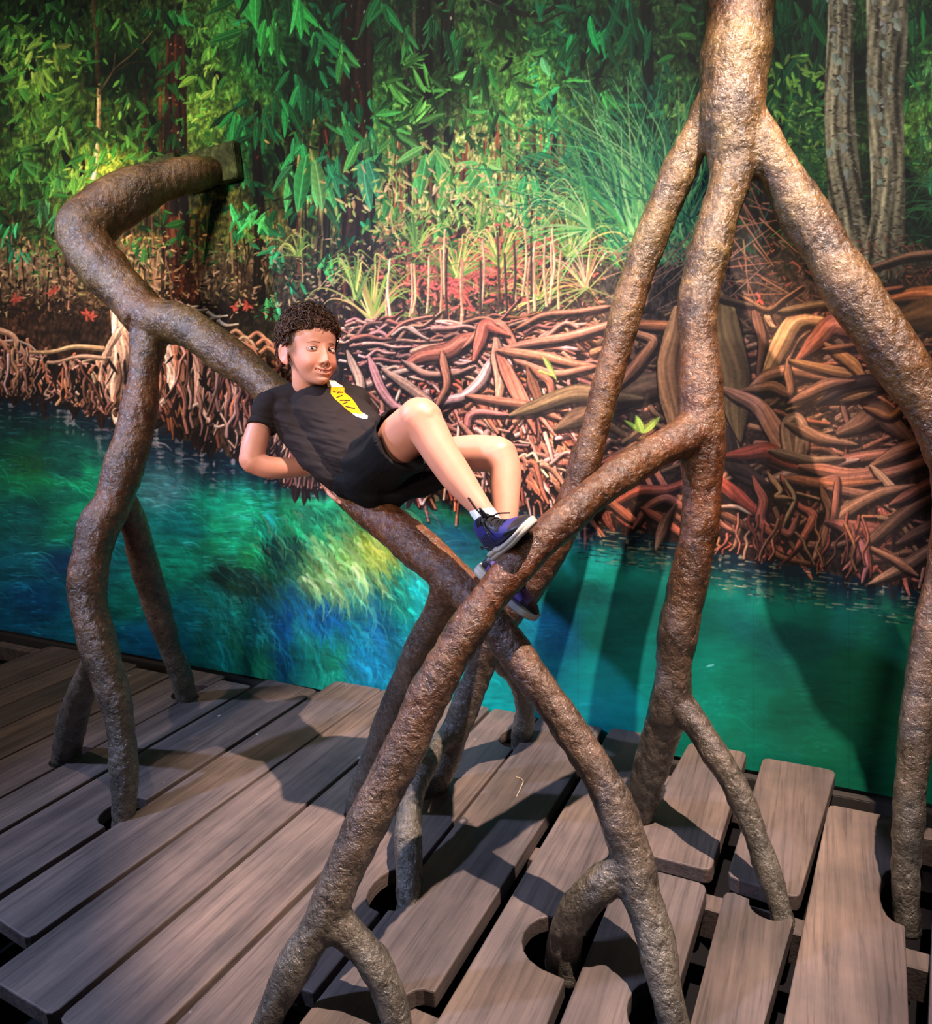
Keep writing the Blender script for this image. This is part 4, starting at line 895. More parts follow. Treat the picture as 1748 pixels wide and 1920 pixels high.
# ground under the deck and the wall below the mural
def box(name, x0, x1, y0, y1, z0, z1, m, bevel=0.0, parent=None):
    bm = bmesh.new(); bmesh.ops.create_cube(bm, size=1)
    for v in bm.verts:
        v.co.x = x0 if v.co.x < 0 else x1; v.co.y = y0 if v.co.y < 0 else y1; v.co.z = z0 if v.co.z < 0 else z1
    if bevel: bmesh.ops.bevel(bm, geom=bm.edges[:], offset=bevel, segments=2, affect='EDGES')
    return bm_obj(name, bm, m, parent)
tag(box('floor', -9.0, 5.0, -4.5, 2.6, -0.40, -0.30, M_BLACK), kind='structure')
tag(box('wall_back', -9.0, 5.0, 2.30, 2.5, -0.30, 6.5, mat('dark_wall', (0.012, 0.012, 0.013), 0.8)), kind='structure')
M_LEDGE = mat('dark_ledge', (0.022, 0.019, 0.017), 0.7)
tag(box('baseboard_back', -6.0, 2.5, 2.262, 2.30, -0.22, -0.085, M_LEDGE, 0.003), kind='structure')
# ================================================================== mangrove root sculptures
def bark_material():
    m = mat('painted_root_bark', (0.12, 0.08, 0.04), 0.4, 0.5); t = NT(m)
    v = t.coords((1, 1, 1))
    big = t.noise(v, 2.6, 4, 0.55); mid = t.noise(v, 11, 6, 0.62, 0.4); fine = t.noise(v, 70, 5, 0.65, 0.5)
    c = t.ramp(mid, [(0.30, (0.032, 0.016, 0.007)), (0.46, (0.090, 0.049, 0.019)), (0.60, (0.150, 0.088, 0.034)), (0.75, (0.220, 0.145, 0.066))])
    tint = t.ramp(big, [(0.35, (0.95, 1.0, 0.85)), (0.5, (1, 1, 1)), (0.66, (1.15, 0.86, 0.72))])
    c = t.mix(1.0, c, tint, 'MULTIPLY')
    geo = t.add('ShaderNodeNewGeometry'); sep = t.add('ShaderNodeSeparateXYZ'); t.link(geo.outputs['Position'], sep.inputs[0])
    # redder tone from the top down to the middle stretch
    mr2 = t.add('ShaderNodeMapRange'); mr2.inputs[1].default_value = 1.65; mr2.inputs[2].default_value = 1.05; t.link(sep.outputs['Z'], mr2.inputs[0])
    rdn = t.mix(1.0, c, (0.78, 0.50, 0.42), 'MULTIPLY'); c = t.mix(mr2.outputs[0], c, rdn)
    # greyer tone towards the deck
    mr = t.add('ShaderNodeMapRange'); mr.inputs[1].default_value = 0.85; mr.inputs[2].default_value = 0.15
    t.link(sep.outputs['Z'], mr.inputs[0])
    gr = t.ramp(mid, [(0.3, (0.035, 0.033, 0.028)), (0.6, (0.110, 0.100, 0.082)), (0.8, (0.20, 0.185, 0.16))])
    c = t.mix(mr.outputs[0], c, gr)
    pits = t.ramp(fine, [(0.36, (0.35, 0.32, 0.3)), (0.47, (1, 1, 1)), (0.7, (1.15, 1.15, 1.15))])
    c = t.mix(0.85, c, pits, 'MULTIPLY')
    t.link(c, t.b.inputs['Base Color'])
    vs = t.coords((1, 1, 0.35)); crk = t.add('ShaderNodeTexVoronoi'); crk.feature = 'DISTANCE_TO_EDGE'; crk.inputs['Scale'].default_value = 38
    wob = t.add('ShaderNodeVectorMath', operation='MULTIPLY_ADD')
    nz = t.add('ShaderNodeTexNoise'); nz.inputs['Scale'].default_value = 14; t.link(v, nz.inputs['Vector'])
    t.link(nz.outputs['Color'], wob.inputs[0]); wob.inputs[1].default_value = (.08, .08, .08); t.link(vs, wob.inputs[2])
    t.link(wob.outputs[0], crk.inputs['Vector'])
    cr = t.ramp(crk.outputs['Distance'], [(0.0, (0, 0, 0)), (0.12, (1, 1, 1))])
    ff = t.noise(v, 190, 4, 0.6); n1 = t.bump(mid, 0.5, 0.018); n2 = t.bump(fine, 0.75, 0.009, n1); n2 = t.bump(ff, 0.5, 0.003, n2); n3 = t.bump(cr, 0.22, 0.004, n2)
    t.link(n3, t.b.inputs['Normal']); t.b.inputs['Coat Weight'].default_value = 0.45; t.b.inputs['Coat Roughness'].default_value = 0.22
    t.link(t.bump(mid, 0.4, 0.012, n2), t.b.inputs['Coat Normal'])
    r = t.ramp(fine, [(0.3, (0.42, 0.42, 0.42)), (0.6, (0.22, 0.22, 0.22))]); t.link(r, t.b.inputs['Roughness'])
    return m
M_BARK = bark_material()
# every root: (px, py, depth, width_px) along its run
DF = depth_floor
TREE_A = {
 'branch': [(402,320,2.835,42),(388,323,2.80,50),(360,327,2.75,57),(300,342,2.68,64),(232,372,2.62,84),(180,410,2.58,92),(158,440,2.55,92),(172,475,2.53,88),(205,515,2.52,82),(245,560,2.50,78),(278,598,2.46,80)],
 'lying_limb': [(278,598,2.46,76),(345,612,2.40,68),(400,648,2.36,66),(460,690,2.31,66),(520,745,2.26,66),(590,830,2.18,68),(655,910,2.06,68),(710,965,1.96,70),(760,1007,1.88,72),(817,1055,1.81,74),(865,1100,1.75,66),(925,1170,1.68,60),(980,1243,1.64,60),(1035,1320,1.60,62),(1085,1392,1.57,60),(1135,1475,1.53,62),(1165,1550,1.51,68),(1182,1600,1.50,76),(1198,1660,1.48,70),(1224,1740,1.45,64),(1243,1830,1.41,57),(1262,1915,1.38,56),(1275,1965,1.37,52)],
 'toe_root': [(1178,1610,1.50,56),(1150,1640,1.50,56),(1120,1664,1.505,60),(1088,1698,1.52,62),(1064,1745,1.545,58),(1056,1795,1.565,56),(1058,1840,1.57,52)],
 'prop_root': [(845,1085,1.77,66),(828,1140,1.80,60),(796,1215,1.87,66),(765,1290,1.95,66),(730,1375,2.04,64),(698,1450,2.12,60),(678,1520,2.17,58),(666,1560,2.19,54)],
 'front_leg': [(285,590,2.46,64),(277,650,2.45,58),(270,705,2.43,53),(263,760,2.41,57),(250,820,2.39,60),(230,885,2.36,63),(210,945,2.33,66),(183,992,2.30,66),(170,1050,2.28,62),(163,1110,2.27,62),(173,1165,2.26,64),(191,1230,2.25,64),(210,1290,2.24,54),(224,1350,2.23,44),(231,1420,2.215,46),(234,1480,2.205,44),(232,1535,2.20,38),(232,1570,2.20,36)],
 'side_toe': [(180,1235,2.27,46),(164,1275,2.36,46),(148,1312,2.44,48),(134,1360,2.52,47),(126,1405,2.585,45),(122,1450,2.62,42)],
 'rear_leg': [(222,925,2.36,46),(240,955,2.42,46),(257,1005,2.52,46),(273,1062,2.62,46),(290,1120,2.73,46),(305,1170,2.81,41),(322,1220,2.90,37),(340,1270,2.98,36),(352,1315,3.04,35),(358,1340,3.08,33)],
}
TREE_B = {
 'trunk': [(1396,-260,1.80,128),(1394,-90,1.80,120),(1390,0,1.80,112),(1384,60,1.80,112),(1378,120,1.80,116),(1374,180,1.80,116),(1372,235,1.80,108),(1378,295,1.80,86)],
 'left_limb': [(1338,190,1.82,60),(1312,232,1.84,46),(1289,285,1.86,52),(1262,350,1.88,60),(1228,430,1.90,60),(1199,510,1.92,56),(1178,575,1.93,55),(1160,640,1.94,53),(1138,720,1.95,51),(1117,800,1.97,52),(1099,860,1.98,54),(1084,910,1.99,54),(1052,1000,2.03,54),(1020,1060,2.06,55),(985,1112,2.09,52),(945,1165,2.12,50),(912,1208,2.14,56),(895,1268,2.165,50),(870,1330,2.19,52),(846,1390,2.21,50),(828,1440,2.22,48),(808,1490,2.23,46),(795,1530,2.24,42)],
 'hooked_root': [(905,1212,2.14,44),(932,1228,2.18,40),(957,1260,2.27,33),(975,1295,2.37,29),(984,1328,2.44,33),(982,1362,2.49,36),(975,1392,2.53,28),(970,1410,2.56,24)],
 'slim_leg': [(846,1370,2.20,40),(822,1400,2.12,34),(795,1440,2.02,37),(772,1500,1.93,42),(766,1560,1.87,48),(767,1620,1.82,48),(766,1685,1.77,42),(766,1730,1.75,38)],
 'middle_leg': [(1378,280,1.80,84),(1370,340,1.80,71),(1350,400,1.80,68),(1332,470,1.79,69),(1314,540,1.79,68),(1308,595,1.78,66),(1312,655,1.78,67),(1314,740,1.77,73),(1316,810,1.77,78),(1318,880,1.78,68),(1317,940,1.79,66),(1311,1000,1.80,64),(1298,1055,1.81,64),(1284,1120,1.83,66),(1273,1170,1.84,68),(1265,1225,1.86,66),(1262,1285,1.88,64),(1254,1332,1.90,70),(1238,1382,1.93,60),(1223,1430,1.96,62),(1211,1475,1.99,58),(1198,1530,2.02,52),(1190,1570,2.04,48)],
 'slender_toe': [(1262,1310,1.89,58),(1288,1335,1.86,52),(1315,1372,1.83,49),(1345,1420,1.79,46),(1376,1468,1.76,45),(1403,1530,1.73,44),(1426,1595,1.70,44),(1448,1655,1.67,41),(1464,1705,1.645,38),(1475,1740,1.63,36)],
 'crossing_limb': [(1312,800,1.77,74),(1282,822,1.75,70),(1236,843,1.71,62),(1170,887,1.66,61),(1110,931,1.62,60),(1050,983,1.58,60),(1000,1030,1.56,60),(945,1088,1.54,61),(900,1143,1.53,65),(868,1192,1.52,68),(832,1254,1.51,72),(800,1315,1.50,74),(767,1385,1.49,73),(735,1450,1.48,72),(700,1520,1.47,73),(666,1590,1.46,73),(632,1665,1.455,69),(600,1735,1.45,66),(560,1795,1.445,64),(527,1858,1.44,59),(500,1925,1.44,53),(490,1975,1.44,50)],
 'front_toe': [(618,1712,1.455,56),(640,1738,1.45,60),(670,1768,1.445,59),(699,1802,1.44,57),(722,1847,1.43,54),(739,1895,1.42,53),(752,1945,1.41,52),(758,1985,1.40,50)],
 'right_limb': [(1392,205,1.80,70),(1420,245,1.79,64),(1447,302,1.78,64),(1482,357,1.77,72),(1527,430,1.75,82),(1572,505,1.73,84),(1616,575,1.71,84),(1662,642,1.70,83),(1712,715,1.69,82),(1757,790,1.68,78),(1788,880,1.67,76),(1794,980,1.66,70),(1776,1075,1.65,66),(1755,1160,1.64,63),(1735,1260,1.64,57),(1723,1340,1.64,54),(1711,1430,1.64,52),(1703,1550,1.64,48),(1698,1640,1.645,46),(1700,1715,1.645,44),(1702,1750,1.645,42)],
}
def build_tree(chains, name, label, loc_px, voxel=0.0065):
    parts = []; lines = {}
    rs = random.Random(hash(name) % 1000 if False else len(name))
    for k, ch in chains.items():
        C = np.array([[*U(px, py, d), 0.5 * w * d / FPX * 1.05 + 0.002] for px, py, d, w in ch])
        S = catmull(C, 6)
        ph = rs.random() * 9
        s = np.arange(len(S))
        # lumpy cross-section along the run
        rad = S[:, 3] * (1 + 0.035 * np.sin(s * 0.55 + ph) + 0.03 * np.sin(s * 0.23 + 2 * ph))
        V, Fc = tube_geo(S[:, :3], rad, 18)
        parts.append((V, Fc))
        lines[k] = (S[:, :3], rad)
    V, Fc = join_geo(parts)
    me = remesh(V, Fc, voxel, 10)
    co, no = mesh_arrays(me)
    d = 0.0034 * vnoise(co * np.array([14, 14, 7])) + 0.0014 * vnoise(co * 38 + 7) + 0.0016 * vnoise(co * np.array([85, 85, 40]) + 3)
    # long wrinkles that follow the limbs (ridged noise)
    d += 0.0011 * (1 - 2 * np.abs(vnoise(co * np.array([60, 60, 16]) + 11)))
    co2 = co + no * d[:, None]
    me.vertices.foreach_set('co', co2.ravel()); me.update()
    # nearest run of the root for every face -> one mesh per limb
    keys = list(chains)
    best = np.full(len(co), 1e9); lab = np.zeros(len(co), int)
    for i, k in enumerate(keys):
        P, r = lines[k]
        for j in range(0, len(P)):
            dd = np.linalg.norm(co - P[j], axis=1) - r[j]
            mk = dd < best; best[mk] = dd[mk]; lab[mk] = i
    npoly = len(me.polygons)
    lt = np.empty(npoly, int); me.polygons.foreach_get('loop_total', lt)
    vi = np.empty(len(me.loops), int); me.loops.foreach_get('vertex_index', vi)
    ls = np.empty(npoly, int); me.polygons.foreach_get('loop_start', ls)
    flab = lab[vi[ls]]
    _, no2 = mesh_arrays(me)
    root = empty(name, tuple(FL(*loc_px)))
    for i, k in enumerate(keys):
        sel = np.where(flab == i)[0]
        if not len(sel): continue
        faces = [vi[ls[f]:ls[f] + lt[f]] for f in sel]
        used = np.unique(np.concatenate(faces)); mp = np.full(len(co2), -1); mp[used] = np.arange(len(used))
        nm = {'branch': 'branch', 'trunk': 'trunk'}.get(k, 'limb' if 'limb' in k else ('toe' if 'toe' in k or 'hooked' in k else 'prop_root'))
        o = mesh_obj(nm, co2[used] - np.array(root.location), [mp[f] for f in faces], M_BARK, root, True)
        o.data.normals_split_custom_set_from_vertices([tuple(v) for v in no2[used]])
    bpy.data.meshes.remove(me)
    tag(root, label, 'mangrove root')
    return root
TA = build_tree(TREE_A, 'mangrove_root_tree', 'brown sculpted mangrove root with a hooked top at the left, carrying the reclining boy', (235, 1530))
TB = build_tree(TREE_B, 'mangrove_root_tree', 'tall brown sculpted mangrove root with a thick trunk and a limb crossing before the shoes', (1220, 1530))
# ================================================================== the reclining boy
def lin_c(r, g, b):
    f = lambda v: (v / 255) / 12.92 if v / 255 <= .04045 else ((v / 255 + .055) / 1.055) ** 2.4
    return (f(r), f(g), f(b))
def ellipsoid(c, r, ax, seg=20, rings=12):
    """ax: 3x3 columns = local axes in world"""
    V = []; F_ = []
    for i in range(1, rings):
        th = math.pi * i / rings
        for k in range(seg):
            ph = 2 * math.pi * k / seg
            l = np.array([r[0] * math.sin(th) * math.cos(ph), r[1] * math.sin(th) * math.sin(ph), r[2] * math.cos(th)])
            V.append(c + ax @ l)
    top = len(V); V.append(c + ax @ np.array([0, 0, r[2]])); bot = len(V); V.append(c + ax @ np.array([0, 0, -r[2]]))
    for i in range(rings - 2):
        for k in range(seg):
            a = i * seg + k; b = i * seg + (k + 1) % seg
            F_.append((a, a + seg, b + seg, b))
    for k in range(seg):
        F_.append((top, k, (k + 1) % seg)); F_.append((bot, (rings - 2) * seg + (k + 1) % seg, (rings - 2) * seg + k))
    return V, F_
def chain(nodes, n=5, seg=16, squash=1.0, upv=None, ball=True):
    """nodes (px,py,d,r) -> closed tube with round ends"""
    C = np.array([[*U(a, b, d), r] for a, b, d, r in nodes])
    return wchain(C, n, seg, squash, upv, ball)
def wchain(C, n=5, seg=16, squash=1.0, upv=None, ball=True):
    C = np.array(C, float)
    S = catmull(C, n) if len(C) > 2 else np.array([C[0] * (1 - t) + C[1] * t for t in np.linspace(0, 1, n + 1)])
    P, r = S[:, :3], S[:, 3]
    if ball:
        t0 = P[0] - P[1]; t0 /= np.linalg.norm(t0); t1 = P[-1] - P[-2]; t1 /= np.linalg.norm(t1)
        a = [P[0] + t0 * r[0] * math.sin(q) for q in (1.35, 1.0, .6, .3)]; ra = [r[0] * math.cos(q) for q in (1.35, 1.0, .6, .3)]
        b = [P[-1] + t1 * r[-1] * math.sin(q) for q in (.3, .6, 1.0, 1.35)]; rb = [r[-1] * math.cos(q) for q in (.3, .6, 1.0, 1.35)]
        P = np.array(a + list(P) + b); r = np.array(ra + list(r) + rb)
    return tube_geo(P, r, seg, squash, upv)
CAMX, CAMD, CAMF = RC[:, 0], RC[:, 1], RC[:, 2]     # right, down, away
# ---- head frame
HC = U(583.5, 662.5, 1.985)
yaw = math.radians(40)
hf = math.sin(yaw) * CAMX - math.cos(yaw) * CAMF + 0.03 * CAMD; hf /= np.linalg.norm(hf)
hu = -CAMD - 0.07 * CAMX; hu -= hf * hu.dot(hf); hu /= np.linalg.norm(hu)
hx = np.cross(hf, hu); hx = hx if hx.dot(CAMX) > 0 else -hx        # viewer's right
HA = np.stack([hx, hf, hu], 1)
def H(x, y, z): return HC + HA @ np.array([x, y, z])
def hell(c, r, **k): return ellipsoid(H(*c), r, HA, **k)
def hch(nodes, **k): return wchain([[*H(*n_[:3]), n_[3]] for n_ in nodes], **k)

def person():
    root = empty('person', tuple(FL(735, 1560)))
    RO = np.array(root.location)
    skin = mat('skin', (0.6, 0.35, 0.26), 0.48, 0.4); t = NT(skin)
    t.b.inputs['Subsurface Weight'].default_value = 0.12; t.b.inputs['Subsurface Radius'].default_value = (0.02, 0.008, 0.004); t.b.inputs['Subsurface Scale'].default_value = 0.5
    at = t.add('ShaderNodeAttribute'); at.attribute_name = 'tone'
    nz = t.noise(t.coords(), 30, 4, .5); rp = t.ramp(nz, [(0.3, (.94, .92, .92)), (0.7, (1.05, 1.03, 1.02))])
    t.link(t.mix(1.0, at.outputs['Color'], rp, 'MULTIPLY'), t.b.inputs['Base Color'])
    parts = []
    # head
    parts += [hell((0, -.014, .026), (.0735, .090, .080), seg=32, rings=24), hell((0, .020, -.015), (.0610, .063, .074), seg=32, rings=24), hell((0, .028, -.058), (.0405, .048, .037), seg=28, rings=20),
              hell((0, .048, -.078), (.026, .026, .020)), hell((0, .030, .040), (.0610, .055, .050), seg=28, rings=20), hell((.025, .040, -.034), (.032, .033, .034)), hell((-.025, .040, -.034), (.032, .033, .034))]
    EAR = {}
    for sx in (-1, 1):
        R3 = np.stack([HA @ np.array([sx * math.cos(.5), math.sin(.5), 0]), HA @ np.array([-sx * math.sin(.5), math.cos(.5), 0]), HA @ np.array([0, -.18, 1]) / math.hypot(1, .18)], 1)
        EAR[sx] = (H(sx * .0790, -.014, -.006), R3)
        parts.append(ellipsoid(EAR[sx][0], (.0058, .0185, .0315), R3, 24, 16))
        parts.append(ellipsoid(H(sx * .0735, -.004, -.030), (.0060, .009, .012), R3))
    # neck and trunk (hidden under the shirt below the collar)
    parts.append(wchain([[*H(-.002, -.026, -.045), .044], [*H(-.004, -.034, -.080), .040], [*U(584, 735, 2.05), .048]], seg=18))
    parts += [chain([(588, 750, 2.055, .060), (605, 790, 2.035, .072), (650, 850, 1.985, .072), (690, 885, 1.945, .075)]),
              chain([(520, 757, 2.035, .036), (588, 742, 2.06, .044), (662, 748, 2.085, .036)])]
    # arm whose elbow points left, hand on the limb behind the hip
    parts += [chain([(512, 760, 2.035, .034), (492, 790, 2.01, .0345), (478, 830, 1.99, .0360), (471, 862, 1.98, .0345)], seg=40),
              chain([(474, 866, 1.98, .0340), (505, 877, 2.00, .0335), (545, 877, 2.04, .0305), (585, 876, 2.09, .0265), (606, 882, 2.12, .0225)], seg=40)]
    # hand: palm, four fingers, thumb
    parts.append(chain([(602, 882, 2.10, .021), (611, 896, 2.075, .024), (619, 910, 2.055, .023)], squash=.6, upv=CAMX, seg=18))
    for k, (dx, dy, l) in enumerate([(-9, 4, .85), (-2, 8, 1.0), (6, 9, .96), (13, 8, .78)]):
        bx, by = 617 + dx * .8, 906 + dy * .7
        parts.append(chain([(bx, by, 2.045, .0085), (bx + 5 * l, by + 12 * l, 2.025, .0078), (bx + 13 * l, by + 23 * l, 2.005, .0072), (bx + 24 * l, by + 31 * l, 1.995, .0062)], seg=12, n=4))
    parts.append(chain([(608, 890, 2.07, .010), (620, 890, 2.05, .0095), (632, 897, 2.04, .0085)], seg=12, n=4))
    # the other arm goes back behind the trunk
    parts += [chain([(664, 750, 2.085, .034), (684, 782, 2.14, .034), (690, 815, 2.20, .032)]), chain([(690, 818, 2.20, .031), (676, 850, 2.19, .027), (660, 876, 2.16, .023)]),
              chain([(658, 880, 2.155, .022), (650, 893, 2.14, .023)], squash=.6, upv=CAMX)]
    for k in range(4): parts.append(chain([(645 + k * 5, 895 + k, 2.13, .008), (643 + k * 5, 906 + k, 2.12, .0075), (641 + k * 5, 914 + k, 2.115, .0065)], seg=10, n=3))
    parts.append(chain([(662, 886, 2.13, .0095), (668, 896, 2.12, .008)], seg=10, n=3))
    # legs
    parts += [chain([(698, 882, 1.92, .072), (738, 838, 1.80, .067), (778, 796, 1.69, .056), (790, 788, 1.67, .054)], seg=44),
              chain([(787, 786, 1.67, .054), (805, 812, 1.662, .0475), (827, 850, 1.65, .0425), (856, 893, 1.64, .0395), (884, 930, 1.625, .0315), (908, 960, 1.61, .0245), (922, 985, 1.605, .0245)], seg=44),
              ellipsoid(U(795, 785, 1.648), (.033, .029, .034), np.eye(3)),
              chain([(722, 895, 1.95, .068), (800, 868, 1.91, .060), (880, 851, 1.865, .0515), (930, 852, 1.835, .050)], seg=44),
              chain([(936, 855, 1.83, .0500), (948, 882, 1.815, .0425), (948, 925, 1.795, .0385), (948, 970, 1.77, .0325), (944, 1012, 1.745, .026), (940, 1045, 1.725, .025)], seg=44)]
    V, F_ = join_geo(parts)
    me = remesh(V, F_, 0.0022, 9)
    co, no = mesh_arrays(me)
    L = (co - HC) @ HA        # head-local coordinates
    x, y, z = L[:, 0], L[:, 1], L[:, 2]
    # relax the skull and jaw into one soft form, ears left alone
    ne = len(me.edges); ed = np.empty(ne * 2, int); me.edges.foreach_get('vertices', ed); ed = ed.reshape(-1, 2)
    hm = (z > -.105) & (np.abs(x) < .078); wgt = np.clip((.076 - np.abs(x)) / .006, 0, 1) * np.clip((z + .105) / .02, 0, 1) * hm
    near = np.where((wgt[ed[:, 0]] > 0) | (wgt[ed[:, 1]] > 0))[0]; e2 = ed[near]
    deg = np.zeros(len(co)); np.add.at(deg, e2[:, 0], 1); np.add.at(deg, e2[:, 1], 1); deg[deg == 0] = 1
    for _ in range(70):
        acc = np.zeros_like(co); np.add.at(acc, e2[:, 0], co[e2[:, 1]]); np.add.at(acc, e2[:, 1], co[e2[:, 0]])
        co = co + (acc / deg[:, None] - co) * (.6 * wgt)[:, None]
    L = (co - HC) @ HA; x, y, z = L[:, 0], L[:, 1], L[:, 2]
    front = (y > .02) & (z > -.115) & (np.abs(x) < .07); fr = front * 1.0
    ax_ = np.abs(x); g = lambda a, b=1.0: np.exp(-(a / b) ** 2)
    EX, EZ = .0285, .0005
    d = np.zeros(len(co))
    nz_h = np.interp(z, [-.0475, -.0435, -.0395, -.034, -.024, -.012, .0, .010, .020], [0, .0070, .0155, .0182, .0148, .0098, .0055, .0025, 0])
    nz_w = np.interp(z, [-.044, -.034, -.012, .006], [.0098, .0098, .0070, .0095])
    d += nz_h * g(x, nz_w)
    d += .0056 * g(ax_ - .0122, .0052) * g(z + .0385, .0052)                                   # wings of the nose
    zm = -.0625 + .0068 * (x / .0250) ** 2; env = np.clip(1 - (x / .0275) ** 2, 0, 1)
    d += .0030 * g(z + .063, .016) * g(x, .024)                                                 # muzzle
    d += .0042 * g(z - zm - .0058, .0036) * env ** .6 + .0048 * g(z - zm + .0070, .0042) * env ** .7
    d -= .0022 * g(z + .0505, .0035) * g(x, .0028)                                              # philtrum
    d -= .0016 * g(ax_ - .0300, .004) * g(z + .056, .009)                                      # smile fold
    d += .0055 * g(x, .015) * g(z + .087, .010) - .0018 * g(x, .016) * g(z + .076, .005)       # chin
    d += .0032 * g(ax_ - .036, .015) * g(z + .036, .014)                                       # cheeks lifted by the smile
    d += .0022 * g(ax_ - .026, .014) * g(z - .0205, .006)                                      # brow
    d -= .0052 * g(ax_ - EX, .0150) * g(z - EZ + .0005, .0085)                                 # sockets
    d -= .0075 * np.clip(1.25 - ((ax_ - EX) / .0145) ** 2 - ((z - EZ) / .0088) ** 2, 0, 1)     # eye hollows under the lids
    d -= .0035 * g(ax_ - .0078, .0030) * g(z + .0435, .0024)                                   # nostrils
    mo = front & (ax_ < .0245) & (np.abs(z - zm) < .0007 + .0018 * (1 - (x / .0245) ** 2))
    d[mo] -= .0075
    disp = hf[None, :] * (d * fr)[:, None] + hu[None, :] * (.0022 * g(ax_ - .0078, .0034) * g(z + .0440, .003) * fr)[:, None]
    for sx in (-1, 1):
        q = (co - EAR[sx][0]) @ EAR[sx][1]
        e = np.clip(1.2 - (q[:, 1] / .0125) ** 2 - ((q[:, 2] - .002) / .0215) ** 2, 0, 1) * (q[:, 0] > 0) * (sx * x > .066) * (y < .01)
        disp -= EAR[sx][1][:, 0][None, :] * (e ** .7 * .0050)[:, None]
    co2 = co + disp
    me.vertices.foreach_set('co', (co2 - RO).ravel()); me.update()
    base = np.array(lin_c(196, 137, 116)); col = np.tile(base, (len(co), 1))
    def tint(wt, c): 
        wt = np.clip(wt, 0, 1)[:, None]; col[:] = col * (1 - wt) + np.array(lin_c(*c)) * wt
    for sx in (-1, 1):
        tint(.35 * np.exp(-(((x - sx * .036) / .020) ** 2 + ((z + .034) / .018) ** 2)) * front, (214, 112, 90))
        tint(.5 * np.exp(-(((x - sx * EX) / .019) ** 2 + ((z - EZ) / .010) ** 2)) * front, (176, 108, 86))
        tint(.5 * (sx * x > .072) * (np.abs(z) < .045), (224, 122, 104))
    lip = np.clip(1.3 - ((z - zm + .0010) / .0098) ** 2 * (1 + 3.5 * (x / .026) ** 4), 0, 1) * (ax_ < .0262) * fr
    tint(.70 * lip, (178, 86, 78))
    tint(.95 * mo, (90, 30, 28))
    fade = np.clip((z + .022) / .02, 0, 1) * np.clip((.040 - y) / .02, 0, 1) * (ax_ < .0765) * (z < .06); tint(.72 * fade * (ax_ > .045), (88, 60, 46))
    # knees and elbow a little redder
    for P_, r_ in ((U(792, 765, 1.64), .05), (U(960, 835, 1.80), .05), (U(458, 885, 1.96), .035)):
        tint(.35 * np.exp(-(np.linalg.norm(co - P_, axis=1) / r_) ** 2), (206, 112, 88))
    ca = me.color_attributes.new('tone', 'FLOAT_COLOR', 'POINT')
    ca.data.foreach_set('color', np.concatenate([col, np.ones((len(col), 1))], 1).astype(np.float32).ravel())
    me.polygons.foreach_set('use_smooth', [True] * len(me.polygons)); me.materials.append(skin)
    body = bpy.data.objects.new('body', me); COL.objects.link(body); body.parent = root
    from mathutils.bvhtree import BVHTree
    hb = BVHTree.FromPolygons([Vector(v) for v in co2], [tuple(p.vertices) for p in me.polygons])
    def onface(x_, z_, r_, off=.0002):
        h_ = hb.ray_cast(Vector(H(x_, .16, z_)), Vector(-hf)); return [*(np.array(h_[0]) + hf * off), r_]
    # ---- eyes
    Mw = mat('eye_white', lin_c(198, 184, 178), .4, .3); Mi = mat('iris_brown', lin_c(40, 20, 12), .35, .25); Mp = mat('pupil', (.003, .003, .003), .2, .4)
    look = CAMPOS - HC; look /= np.linalg.norm(look)
    lx = CAMX - look * CAMX.dot(look); lx /= np.linalg.norm(lx); LA = np.stack([lx, np.cross(look, lx), look], 1)
    for sx in (-1, 1):
        sk = onface(sx * (EX + .016), EZ, 0)[:3]; ysk = float((HA.T @ (np.array(sk) - HC))[1])
        yc = float((HA.T @ (np.array(onface(sx * EX, EZ + .0125, 0)[:3]) - HC))[1]) - .0124
        c = H(sx * EX, yc, EZ)
        V, F_ = ellipsoid(c, (.0142, .0142, .0142), LA, 36, 24)
        e = mesh_obj('eye', np.array(V) - RO, F_, Mw, root, True)
        V, F_ = ellipsoid(c + look * .0100, (.0072, .0072, .0045), LA, 28, 14); mesh_obj('iris', np.array(V) - RO, F_, Mi, e, True)
        V, F_ = ellipsoid(c + look * .0128, (.0036, .0036, .0020), LA, 18, 10); mesh_obj('pupil', np.array(V) - RO, F_, Mp, e, True)
        def lidpt(a, el, r):    # a: azimuth, el: elevation on the eyeball
            return c + HA @ (r * np.array([math.sin(a) * math.cos(el), math.cos(a) * math.cos(el), math.sin(el)]))
        for up in (1, -1):
            V = []; F_ = []; na, nb = 26, 10
            for i in range(na + 1):
                t_ = -1 + 2 * i / na; a = math.radians(80) * t_ + sx * math.radians(8)
                k = max(0, 1 - (abs(t_) / .76) ** 2.1)
                e0 = math.radians(2 * sx * t_) + up * math.radians(20 if up > 0 else 17) * k ** .8
                for j in range(nb + 1):
                    V.append(lidpt(a, e0 + (up * math.radians(78) - e0) * (j / nb), .01515 - .0018 * (j / nb)) - RO)
            for i in range(na):
                for j in range(nb):
                    q = (i * (nb + 1) + j, (i + 1) * (nb + 1) + j, (i + 1) * (nb + 1) + j + 1, i * (nb + 1) + j + 1); F_.append(q if up > 0 else q[::-1])
            ld = mesh_obj('eyelid', V, F_, skin, e, True); so = ld.modifiers.new('s', 'SOLIDIFY'); so.thickness = .0011; so.offset = -1
            la = ld.data.color_attributes.new('tone', 'FLOAT_COLOR', 'POINT')
            la.data.foreach_set('color', np.tile(np.array([*(lin_c(186, 126, 108)), 1.0], np.float32), len(V)))
            ls = []
